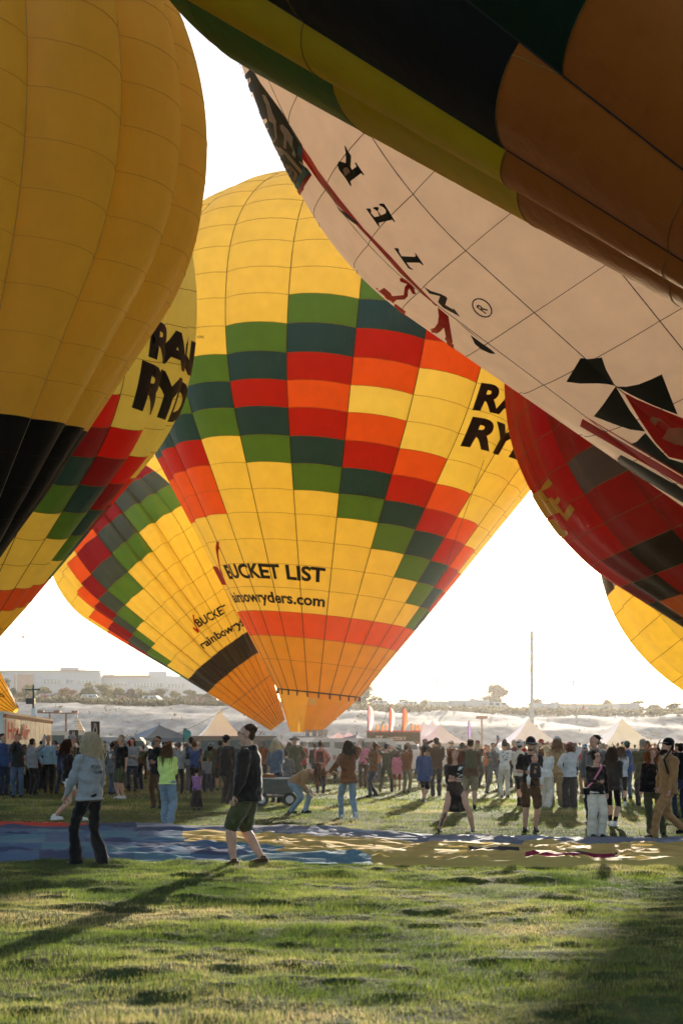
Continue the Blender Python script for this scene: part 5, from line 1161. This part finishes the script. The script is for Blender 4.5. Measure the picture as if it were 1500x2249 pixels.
    J = dict(root=root, pel=pel, nb=nb, ax=ax, side=side, fw=fw, wr=wr, hd=hd, k=k, M=Matrix.Translation((X, Y, dz)) @ Matrix.Rotation(math.radians(face), 4, 'Z') @ Matrix.Scale(k, 4), top=to, body=bo, an=an, kn=kn)
    return J
EYE_M = mat('eye_dark', (.03, .02, .015), .2, spec=.8); LIP_M = mat('lips', (.33, .09, .07), .5)
def W(J, v): return J['M'] @ Vector(v)
def backpack(J, c, label, size=1.):
    p = J['nb']-J['ax']*.22+J['fw']*.20; m = MB()
    r = empty('backpack', W(J, p-Vector((0, 0, .2))), J['root'].rotation_euler.z, label=label, cat='backpack'); s_ = J['k']*size
    m.box((0, 0, .22*s_), (.30*s_, .15*s_, .42*s_), top=(.8, .8)); m.box((0, .085*s_, .13*s_), (.22*s_, .05*s_, .20*s_), top=(.9, .8))
    o = m.build('bag', C_(c), r, smooth=False); bv = o.modifiers.new('b', 'BEVEL'); bv.width = .035*s_; bv.segments = 3
    for q in (1, -1): MB().tube([(q*.10*s_, -.06*s_, .40*s_), (q*.12*s_, -.20*s_, .47*s_), (q*.14*s_, -.33*s_, .32*s_), (q*.13*s_, -.26*s_, .12*s_), (q*.10*s_, -.08*s_, .06*s_)], (.022*s_), 5, sq=.4).build('shoulder_strap', C_(c), r)
    return r
def held(J, s_, name, cat, label, fn, dv=(0, 0, 0)):
    d = J['wr'][s_]+Vector(dv); r = empty(name, W(J, d), J['root'].rotation_euler.z, label=label, cat=cat); fn(r); return r
phone_m = mat('phone_glass', (.012, .012, .014), .15, spec=.6); screen_m = mat('phone_screen', (.30, .36, .42), .2)
def phone(J, s_, label, dv=(0, -.03, .09)):
    def f(r):
        MB().box((0, 0, 0), (.078, .010, .155)).build('case', phone_m, r); MB().box((0, .0062, 0), (.068, .002, .14)).build('screen', screen_m, r)
    return held(J, s_, 'phone', 'phone', label, f, dv)
def cup(J, s_, label, dv=(0, -.05, .03)):
    def f(r):
        MB().tube([(0, 0, -.06), (0, 0, .07)], [.032, .042], 12).build('cup_body', C_('white'), r); MB().tube([(0, 0, .07), (0, 0, .085)], [.044, .040], 12).build('lid', C_('white'), r)
    return held(J, s_, 'paper_cup', 'cup', label, f, dv)
PP = {}
# foreground pair
PP['w1'] = person(197, 1606, 1904, -128, hl='fwd', hr='relaxed', legs='step', top='sweater', tc='heather', bottom='flare', bc='black', hair='wavy', hc='blonde', female=True, label='woman with wavy blonde hair and grey long sleeved shirt walking left before the blue cloth', look=(8, 4))
PP['m1'] = person(545, 1590, 1906, -97, hl='relaxed', hr='down', legs='step', top='jacket', tc='black', bottom='shorts', bc='olive', hair='short', hc='brown', shoes='brown', label='man in black hooded jacket, dark shorts and glasses walking left in the foreground', stockier=1.16, detail=2, look=(0, 6), skin='light')
# middle ground
PP['w2'] = person(150, 1622, 1806, 120, hl='front', hr='front', legs='walk', top='sweater', tc='black', bottom='minis', bc='white', hair='long', hc='brown', female=True, shoes='white', label='woman with long brown hair, black top and white shorts behind the blonde woman')
PP['w3'] = person(368, 1631, 1811, 172, hl='front', hr='front', legs='step', top='sweater', tc='lime', bottom='wide', bc='paledenim', hair='long', hc='lightbrown', female=True, label='woman in lime yellow sweater and wide pale jeans seen from behind')
PP['c1'] = person(432, 1690, 1781, 165, hl='front', hr='front', legs='stand', top='vest', tc='lilac', bottom='skirt', bc='black', hair='bun', hc='dark', hat='beanie', hatc='black', label='small child in lilac padded vest and long black skirt beside the lime sweater')
PP['w4'] = person(655, 1618, 1787, 62, hl=(.30, -.86, .92), hr=(-.12, -.36, .46), legs='squat', top='sweater', tc='tan', bottom='jeans', bc='paledenim', hair='long', hc='auburn', female=True, lean=(0, -.48), look=(-8, -38), label='woman in tan top and pale jeans bending forward and reaching out her arm')
PP['w5'] = person(765, 1624, 1801, 198, hl=(.46, .14, 1.04), hr='brow', legs='walk', top='jacket', tc='leather', bottom='jeans', bc='paledenim', hair='long', hc='dark', female=True, shoes='white', label='woman in brown leather jacket and pale jeans shading her eyes, back to camera')
PP['w6'] = person(820, 1628, 1752, -62, hl='chest', hr='chest', legs='step', top='jacket', tc='leather', bottom='jeans', bc='darkdenim', hair='long', hc='brown', female=True, look=(0, 30), label='woman in tan brown jacket and dark jeans looking up beside the leather jacket woman')
PP['m2'] = person(848, 1634, 1740, 168, hl='brow', hr='brow', legs='wide', top='tshirt', tc='camo', bottom='trousers', bc='olive', hair='short', hc='dark', hat='cap', hatc='charcoal', label='man in olive camouflage clothes and dark cap with both hands at his brow')
PP['c2'] = person(873, 1650, 1736, 178, hl='down', hr='down', legs='stand', top='coat', tc='pink', bottom='leggings', bc='red', hair='long', hc='brown', female=True, label='girl in pale pink coat and red leggings beside the camouflage man')
PP['w7'] = person(931, 1638, 1765, 158, hl='relaxed', hr='down', legs='walk', top='coat', tc='blue', bottom='shorts', bc='black', hair='pony', hc='dark', hat='beanie', hatc='black', female=True, shoes='grey', label='woman in royal blue jacket, black beanie and long ponytail walking away')
PP['m3'] = person(958, 1622, 1750, 186, hl='brow', hr='chest', legs='stand', top='jacket', tc='brown', bottom='trousers', bc='charcoal', hair='short', hc='dark', label='tall man in dark brown jacket just behind the royal blue jacket', stockier=1.08)
PP['w8'] = person(999, 1637, 1831, 6, hl='cross', hr='front', legs='lunge', top='dress', tc='black', bottom=None, hair='wavy', hc='auburn', female=True, detail=1, look=(-14, 26), label='woman in short black dress standing with legs apart and looking up')
PP['m4'] = person(1033, 1625, 1778, 176, hl='front', hr='front', legs='stand', top='jacket', tc='brown', bottom='shorts', bc='khaki', hair='short', hc='brown', label='man in brown jacket and khaki shorts behind the black dress', stockier=1.1)
PP['m5'] = person(1083, 1632, 1744, 4, hl='cross', hr='cross', legs='wide', top='jacket', tc='grey', bottom='trousers', bc='grey', hair='short', hc='brown', detail=1, label='man in grey overalls facing the camera with his arms crossed')
PP['w9'] = person(1108, 1627, 1753, 184, hl='high', hr='chest', legs='stand', top='tshirt', tc='white', bottom='trousers', bc='cream', hair='bun', hc='dark', label='person in white printed shirt and cream trousers holding a phone up, back view', skin='mid')
PP['m6'] = person(1165, 1622, 1829, 2, hl='front', hr=(-.16, -.24, 1.13), legs='stand', top='tshirt', tc='black', bottom='shorts', bc='brown', hair='beard', hc='brown', hat='cap', hatc='black', detail=1, look=(4, -22), label='man in black shirt, cap and brown shorts carrying a baby on his chest')
PP['w10'] = person(1200, 1637, 1775, 150, hl='front', hr='front', legs='step', top='sweater', tc='white', bottom='wide', bc='cream', hair='pony', hc='blonde', female=True, label='blonde woman all in white and cream just right of the man with the baby')
PP['m7'] = person(1223, 1618, 1773, 190, hl='pocket', hr='front', legs='step', top='tshirt', tc='khaki', bottom='wide', bc='khaki', hair='long', hc='lightbrown', hat='cap', hatc='silver', label='person in khaki shirt and trousers with pale cap and long hair, back view')
PP['w11'] = person(1252, 1632, 1776, 182, hl='hip', hr='brow', legs='stand', top='hoodie', tc='silver', bottom='wide', bc='charcoal', hair='bob', hc='auburn', hat='cap', hatc='pink', female=True, label='woman in pink cap, pale grey hoodie and wide charcoal trousers, back view')
PP['m8'] = person(1284, 1636, 1745, 200, hl='front', hr='front', top='tshirt', tc='red', bottom='trousers', bc='tan', hair='short', hc='dark', hat='cap', hatc='sky', label='person in red shirt and pale blue cap right of the pink cap')
PP['m9'] = person(1306, 1616, 1812, -38, hl='down', hr='pocket', legs='stand', top='jacket', tc='grey', bottom='jeans', bc='darkdenim', hair='short', hc='dark', detail=1, look=(-30, 8), label='tall dark haired man in grey denim jacket behind the woman in white trousers')
PP['w12'] = person(1309, 1651, 1839, 8, hl='down', hr='front', legs='stand', top='sweater', tc='black', bottom='wide', bc='cream', hair='bun', hc='dark', female=True, detail=2, look=(14, 6), label='smiling woman with glasses, black sweater, white trousers and pink bag strap')
PP['w13'] = person(1345, 1640, 1817, 150, hl='chest', hr='front', legs='step', top='jacket', tc='charcoal', bottom='leggings', bc='black', hair='long', hc='dark', female=True, shoes='white', label='woman with long dark hair and charcoal jacket right of the tall dark haired man')
PP['w14'] = person(1364, 1639, 1771, 170, hl='front', hr='front', legs='step', top='sweater', tc='silver', bottom='leggings', bc='black', hair='long', hc='brown', female=True, shoes='white', label='woman in pale sweater and black leggings left of the teal cap')
PP['m10'] = person(1377, 1630, 1757, 186, hl='pocket', hr='down', top='hoodie', tc='blue', bottom='jeans', bc='denim', hair='short', hc='dark', hat='cap', hatc='teal', label='person in teal cap, blue hoodie and jeans seen from behind')
PP['m11'] = person(1411, 1625, 1771, 178, hl='front', hr='front', top='coat', tc='olive', bottom='trousers', bc='charcoal', hair='short', hc='grey', label='grey haired man in dark olive coat seen from behind', stockier=1.1)
PP['w15'] = person(1436, 1645, 1834, -8, hl='chest', hr='down', legs='hipshot', top='sweater', tc='black', bottom='trousers', bc='camo', hair='curly', hc='ginger', female=True, detail=1, look=(10, 4), label='woman with long curly hair, black sweater and camouflage trousers holding a white cup')
PP['m12'] = person(1468, 1617, 1842, -78, hl='relaxed', hr='pocket', legs='stride', top='jacket', tc='tan', bottom='trousers', bc='tan', hair='beard', hc='dark', hat='cap', hatc='black', label='bearded man in tan work jacket and trousers with black cap at the right edge', stockier=1.05)
PP['m13'] = person(1494, 1634, 1800, 190, top='coat', tc='navy', bottom='jeans', bc='darkdenim', hair='short', hc='dark', label='person in navy coat cut off by the right edge')
# left part of the crowd
PP['l1'] = person(6, 1613, 1748, 60, hl='pocket', top='jacket', tc='blue', bottom='jeans', bc='darkdenim', hair='short', hc='brown', label='person in blue jacket cut off by the left edge')
PP['l2'] = person(39, 1613, 1752, 5, hl='face', hr='face', top='hoodie', tc='charcoal', bottom='jeans', bc='denim', hair='short', hc='ginger', detail=1, skin='light', label='ginger person in dark hoodie with hands at the face before the trailer')
PP['l3'] = person(72, 1624, 1745, 150, hl='down', hr='high', top='jacket', tc='heather', bottom='trousers', bc='charcoal', hair='short', hc='dark', label='person in grey jacket holding a phone high before the trailer')
PP['l4'] = person(106, 1614, 1743, 12, hl='down', hr='pocket', legs='step', top='sweater', tc='sky', bottom='trousers', bc='black', hair='short', hc='grey', detail=1, look=(0, 18), label='short haired woman in pale blue sweater right of the trailer wheel', female=True)
PP['l5'] = person(158, 1616, 1742, 100, top='jacket', tc='camo', bottom='trousers', bc='charcoal', hair='short', hc='dark', hat='cap', hatc='heather', label='man in camouflage jacket and grey cap behind the long brown hair')
PP['l6'] = person(266, 1616, 1756, -40, hl='down', hr='front', legs='stand', top='polo', tc='black', bottom='shorts', bc='olive', hair='short', hc='grey', shoes='white', label='grey haired man in black polo and olive shorts holding a white cup', stockier=1.1)
PP['l7'] = person(291, 1622, 1738, 0, hl='front', hr='front', legs='stand', top='jacket', tc='heather', bottom='jeans', bc='darkdenim', hair='long', hc='brown', detail=1, female=True, label='smiling woman with long brown hair and grey checked jacket right of the cup man')
PP['l8'] = person(346, 1619, 1776, -12, hl='front', hr='front', legs='stand', top='jacket', tc='black', bottom='trousers', bc='brown', hair='short', hc='dark', detail=2, skin='mid', label='dark haired man in black jacket and sunglasses facing the lime sweater')
PP['l9'] = person(420, 1622, 1737, 176, hl='pocket', hr='pocket', top='hoodie', tc='heather', bottom='wide', bc='grey', hair='bun', hc='dark', hat='beanie', hatc='black', label='person in grey hoodie and sweatpants with black backpack and beanie')
PP['l10'] = person(462, 1633, 1733, 172, hl='pocket', hr='front', top='coat', tc='green', bottom='trousers', bc='black', hair='long', hc='dark', hat='cap', hatc='heather', female=True, label='person in dark green coat and grey cap left of the foreground man')
PP['l11'] = person(497, 1617, 1766, 140, hl='pocket', hr='pocket', top='coat', tc='black', bottom='trousers', bc='black', hair='short', hc='dark', hat='cap', hatc='black', label='man all in black with black cap directly left of the foreground man', stockier=1.1)
PP['n1'] = person(606, 1624, 1765, 150, hl='pocket', hr='front', top='jacket', tc='denim', bottom='jeans', bc='darkdenim', hair='long', hc='blonde', hat='beanie', hatc='white', female=True, label='woman in white knitted hat and denim jacket right of the foreground man')
PP['n2'] = person(646, 1617, 1742, 4, hl='hip', hr='hip', legs='wide', top='jacket', tc='camo', bottom='trousers', bc='olive', hair='short', hc='brown', hat='brim', hatc='heather', detail=2, look=(-10, 12), label='man in wide brimmed hat and camouflage jacket with hands on hips', stockier=1.12)
PP['n3'] = person(629, 1650, 1758, 178, hl='pocket', hr='pocket', top='hoodie', tc='grey', bottom='trousers', bc='charcoal', hair='short', hc='dark', label='boy in grey hoodie seen from behind beside the stroller')
PP['n4'] = person(704, 1630, 1743, 176, hl='front', hr='hip', legs='stand', top='jacket', tc='floral', bottom='jeans', bc='darkdenim', hair='bun', hc='brown', female=True, label='woman in coral floral jacket with dark backpack seen from behind')
PP['r1'] = person(893, 1636, 1742, 150, hl='front', hr='front', top='jacket', tc='rust', bottom='trousers', bc='khaki', hair='short', hc='dark', hat='cap', hatc='brown', label='man in rust jacket and khaki trousers left of the royal blue jacket')
PP['r2'] = person(1142, 1627, 1772, 150, hl='front', hr='front', legs='step', top='jacket', tc='cream', bottom='leggings', bc='black', hair='short', hc='dark', hat='beanie', hatc='silver', label='person in grey beanie and patterned pale jacket left of the man with the baby')
finish_people()
# --- things they wear and carry
backpack(PP['l9'], 'charcoal', 'charcoal backpack worn over the grey hoodie')
backpack(PP['n4'], 'maroon', 'dark maroon backpack worn over the coral floral jacket', .9)
backpack(PP['m12'], 'black', 'black backpack on the bearded man in tan', 1.15)
backpack(PP['m4'], 'olive', 'olive backpack on the man in khaki shorts', 1.)
phone(PP['w9'], 1, 'phone held up above the white printed shirt'); phone(PP['l3'], -1, 'phone held high before the trailer'); phone(PP['m6'], -1, 'phone in the hand of the man with the baby', (0, -.06, .03))
phone(PP['w12'], -1, 'phone held by the smiling woman with glasses', (.03, -.06, .03)); phone(PP['w7'], 1, 'phone in the hand of the royal blue jacket woman', (0, -.05, .0))
cup(PP['l6'], -1, 'white paper cup held by the man in black polo'); cup(PP['w15'], 1, 'white cup held by the curly haired woman'); 
def decal_text(J, txt, c, size, m, back=True, bold=.01, name='printed_text', rows=1):
    bm, x0, x1, y1 = text_bm(txt, bold); s_ = size/.72
    w = (x1-x0)*s_; inv = -1 if back else 1; me = J['top'].data; vs = []
    for v in bm.verts:
        x = (v.co.x-(x0+x1)/2)*s_*(-1 if back else 1); z = c[1]+v.co.y*s_
        o = Vector((x+c[0], (.6 if back else -.6), z)); d = Vector((0, -1 if back else 1, 0))
        ok, loc, nrm, idx = J['top'].ray_cast(o, d)
        v.co = (loc+Vector((0, .006 if back else -.006, 0))) if ok else Vector((x+c[0], (.2 if back else -.2), z))
    bmesh.ops.recalc_face_normals(bm, faces=bm.faces); me2 = bpy.data.meshes.new(name); bm.to_mesh(me2); bm.free(); me2.materials.append(m)
    o = bpy.data.objects.new(name, me2); COL.objects.link(o); o.parent = J['root']
bpy.context.view_layer.update()
decal_text(PP['w1'], 'FLIGHT', (-.03, 1.265), .045, C_('black'))
decal_text(PP['w1'], 'TEAM', (-.03, 1.20), .045, C_('black'))
# strap and bag of the woman with glasses; bag of the leather jacket woman
def strap(J, label, c, a, b, cat='bag strap', bag=None):
    r = empty('crossbody_bag', W(J, b), J['root'].rotation_euler.z, label=label, cat='bag')
    ld = Vector(b); P = [Vector(p)-ld for p in a]
    MB().tube([p*J['k'] for p in P], .020*J['k'], 5, sq=.35).build('strap', C_(c), r)
    MB().box((0, 0, -.07), (.20*J['k'], .08*J['k'], .14*J['k']), top=(.9, .9)).build('pouch', C_(bag or c), r)
strap(PP['w12'], 'bag on a pink strap worn across the black sweater', 'pink', [(.10, .02, 1.49), (.06, -.13, 1.42), (-.04, -.165, 1.28), (-.14, -.15, 1.12), (-.20, -.05, 1.02)], (-.20, -.03, 1.02), bag='black')
strap(PP['w6'], 'small dark bag hanging at the hip of the woman looking up', 'black', [(.10, .03, 1.50), (.0, -.16, 1.30), (-.17, -.1, 1.05)], (-.19, .0, 1.0))
# white print on the black dress, tattooed shin
def patch(J, obj, cells, m, name):
    V = []; Fc = []
    for x, z, w_, h_, fr in cells:
        q = []
        for i in range(3):
            for j in range(3):
                xx, zz = x+w_*(i-1)/2, z+h_*(j-1)/2
                ok, loc, n_, ix = J[obj].ray_cast(Vector((xx, -.8 if fr else .8, zz)), Vector((0, 1 if fr else -1, 0)))
                q.append(loc+Vector((0, -.006 if fr else .006, 0)) if ok else None)
        if None in q: continue
        b = len(V); V += q; Fc += [(b+i*3+j, b+i*3+3+j, b+i*3+4+j, b+i*3+1+j) for i in range(2) for j in range(2)]
    if V: mesh_obj(name, V, Fc, m, J['root'])
random.seed(3)
patch(PP['w8'], 'top', [(.06+random.uniform(-.05, .06), 1.02+random.uniform(0, .30), random.uniform(.02, .09), random.uniform(.008, .02), True) for i in range(16)], C_('white'), 'printed_motif')
patch(PP['w9'], 'top', [(random.uniform(-.09, .09), 1.15+random.uniform(0, .25), random.uniform(.02, .06), random.uniform(.01, .03), False) for i in range(14)], C_('charcoal'), 'printed_motif')
tatt = mat('tattoo_ink', (.03, .035, .04), .6)
patch(PP['w8'], 'body', [(PP['w8']['kn'][-1].x+(PP['w8']['an'][-1].x-PP['w8']['kn'][-1].x)*t+random.uniform(-.02, .02), PP['w8']['kn'][-1].z*(1-t)+.12*t, random.uniform(.02, .045), random.uniform(.02, .05), True) for t in np.linspace(.1, .95, 16)], tatt, 'tattoo')
# patterned stripe down the wide jeans
J3 = PP['w3']
for c in J3['root'].children:
    if c.name.startswith('trousers'): J3['tr'] = c
patch(J3, 'tr', [(-.035+random.uniform(-.012, .012), .10+i*.026, random.uniform(.02, .05), .016, False) for i in range(20)], C_('black'), 'printed_motif')
# baby in its carrier
def baby(J):
    p = Vector((0.02, -.24, 1.12)); r = empty('baby', W(J, p), 0, label='baby in white suit looking out of the black carrier', cat='baby'); k = J['k']
    b = MB(); b.ball((0, -.02, .245*k), .068*k, 12, sq=(.95, 1, 1.05)); b.ball((0, -.075*k, .225*k), .03*k, 8); b.tube([(0, 0, -.02*k), (0, 0, .18*k)], [.07*k, .06*k], 10)
    for s_ in (1, -1):
        b.tube([(s_*.05*k, -.02, .14*k), (s_*.12*k, -.05, .05*k), (s_*.12*k, -.08, -.02*k)], [.026*k, .022*k, .016*k], 7)
        b.tube([(s_*.05*k, -.02, -.02*k), (s_*.12*k, -.06, -.10*k), (s_*.12*k, -.05, -.26*k)], [.045*k, .035*k, .022*k], 7); b.ball((s_*.12*k, -.07, -.275*k), .026*k, 8, sq=(.9, 1.5, .8))
    bo = b.build('body', S_('light'), r); remesh_later(bo, .010)
    q = MB(); 
    for s_ in (1, -1):
        q.tube([(s_*.05*k, -.02, .14*k), (s_*.12*k, -.05, .05*k), (s_*.12*k, -.08, -.0*k)], [.034*k, .03*k, .024*k], 7)
        q.tube([(s_*.05*k, -.02, -.02*k), (s_*.12*k, -.06, -.10*k), (s_*.12*k, -.05, -.22*k)], [.052*k, .042*k, .03*k], 7)
    q.build('suit', C_('white'), r, smooth=True)
    h = MB().ball((0, .0, .265*k), .070*k, 12, sq=(.95, .95, .9)).build('hair', H_('lightbrown'), r, smooth=True)
    for s_ in (1, -1): MB().ball((s_*.024*k, -.085*k, .25*k), .008*k, 6).build('eye', EYE_M, r)
    c = empty('baby_carrier', W(J, p), 0, label='black baby carrier strapped on the chest of the capped man', cat='baby carrier')
    m = MB(); m.box((0, -.035, .04*k), (.22*k, .17*k, .28*k), top=(.8, .9)); o = m.build('pouch', C_('charcoal'), c); bv = o.modifiers.new('b', 'BEVEL'); bv.width = .04; bv.segments = 3
    for s_ in (1, -1): MB().tube([(s_*.09*k, .0, .16*k), (s_*.13*k, .06, .30*k), (s_*.13*k, .16, .36*k)], .026*k, 6, sq=.5).build('shoulder_strap', C_('charcoal'), c)
    MB().box((0, -.124, .10*k), (.05*k, .004, .04*k)).build('label_patch', C_('tan'), c)
baby(PP['m6']); finish_people()
# --- the rest of the crowd: individuals copied from those above with their own clothes
def copy_person(src, px, feet, scale_head, face, cols, label, group):
    Y = EYE*FPX/(feet-HOR); o = src.copy(); COL.objects.link(o)
    o.location = ((px-MID)/FPX*Y, Y, 0); o.rotation_euler = (0, 0, math.radians(face)); k = scale_head/1.75; o.scale = (k, k, k)
    o['label'] = label; o['group'] = group; o['category'] = 'person'
    for ch in src.children:
        if ch.name.split('.')[0] in ('printed_motif', 'printed_text', 'tattoo', 'eye', 'eyebrow', 'mouth', 'glasses'): continue
        c = ch.copy(); COL.objects.link(c); c.parent = o; kind = ch.name.split('.')[0]
        key = 'top' if kind in ('top', 'jacket', 'dress') else ('bottom' if kind in ('trousers', 'shorts', 'skirt') else ('hat' if kind in ('cap', 'beanie', 'hat') else ('hair' if kind in ('hair', 'hair_strands') else None)))
        if key and cols.get(key):
            c.material_slots[0].link = 'OBJECT'; c.material_slots[0].material = cols[key]
    return o
random.seed(11)
pool_back = ['w3', 'w5', 'm3', 'w9', 'w7', 'w10', 'm7', 'w11', 'w13', 'w14', 'm10', 'm11', 'l9', 'l10', 'l11', 'n3', 'n4', 'm2', 'r1', 'r2', 'm4', 'm8', 'l5', 'w6']
HNAME = dict(w3='long hair', w5='long hair', m3='short hair', w9='hair bun', w7='beanie over ponytail', w10='ponytail', m7='capped long hair', w11='capped bob', w13='long hair', w14='long hair', m10='cap', m11='short hair', l9='beanie', l10='capped long hair', l11='cap', n3='short hair', n4='hair bun', m2='cap', r1='cap', r2='beanie', m4='short hair', m8='cap', l5='cap', w6='long hair')
zones = [(0, 60, 'before the trailer lettering'), (60, 130, 'right of the trailer door end'), (130, 240, 'behind the blonde woman'), (240, 330, 'left of the lime sweater'), (330, 420, 'behind the lime sweater'), (420, 510, 'under the white tent peak'), (510, 600, 'behind the foreground man'),
    (600, 700, 'below the middle balloon mouth'), (700, 790, 'behind the leather jacket woman'), (790, 860, 'below the tall feather flags'), (860, 930, 'below the food stall sign'), (930, 1010, 'behind the black dress'), (1010, 1090, 'left of the right hand tents'), (1090, 1180, 'below the tall mast tent'), (1180, 1260, 'behind the pink cap'), (1260, 1340, 'behind the tall man in grey denim'), (1340, 1420, 'below the rightmost tent'), (1420, 1501, 'behind the man in tan')]
darkc = ['black', 'charcoal', 'navy', 'green', 'maroon', 'brown', 'grey', 'blue', 'olive', 'heather', 'denim', 'camo']; warmc = ['brown', 'olive', 'tan', 'grey', 'white', 'maroon', 'red', 'charcoal', 'khaki', 'rust', 'cream', 'blue', 'leather', 'black', 'orange', 'heather', 'pink']
used = set(); botc = ['black', 'darkdenim', 'charcoal', 'denim', 'khaki', 'olive', 'grey', 'brown']
for zx0, zx1, zn in zones:
    n = round((zx1-zx0)/ (9.5 if zx0 < 520 else 10.5))
    for i in range(n):
        px = zx0+(zx1-zx0)*(i+random.uniform(.1, .9))/n
        far = i % 3
        feet = HOR+EYE*FPX/((random.uniform(33, 38) if far == 0 else (random.uniform(40, 48) if far == 1 else random.uniform(50, 58))) if px < 560 else (random.uniform(38, 45) if far == 0 else random.uniform(48, 70)))
        s_ = random.choice(pool_back)
        for _ in range(60):
            tcn = random.choice(darkc if px < 540 else warmc); s_ = random.choice(pool_back); bn = random.choice(botc)
            key = (tcn, HNAME[s_], zn)
            if key not in used: break
        used.add(key)
        hat = random.choice(['black', 'grey', 'navy', 'khaki', 'white', 'red', 'olive']); hcn = random.choice(list(HC))
        kid = random.random() < .08
        nm = '%s in %s top, %s, %s, %s' % ('child' if kid else 'onlooker', {'heather': 'pale grey', 'camo': 'dull green'}.get(tcn, tcn), {'darkdenim': 'dark jeans', 'denim': 'jeans'}.get(bn, bn+' trousers'), HNAME[s_], zn)
        copy_person(PP[s_]['root'], px, feet, random.uniform(1.15, 1.3) if kid else random.uniform(1.62, 1.86), random.uniform(150, 210) if random.random() < .75 else random.uniform(90, 270),
            dict(top=C_(tcn), bottom=C_(bn), hat=C_(hat), hair=H_(hcn)), nm, 'crowd watching the balloons')
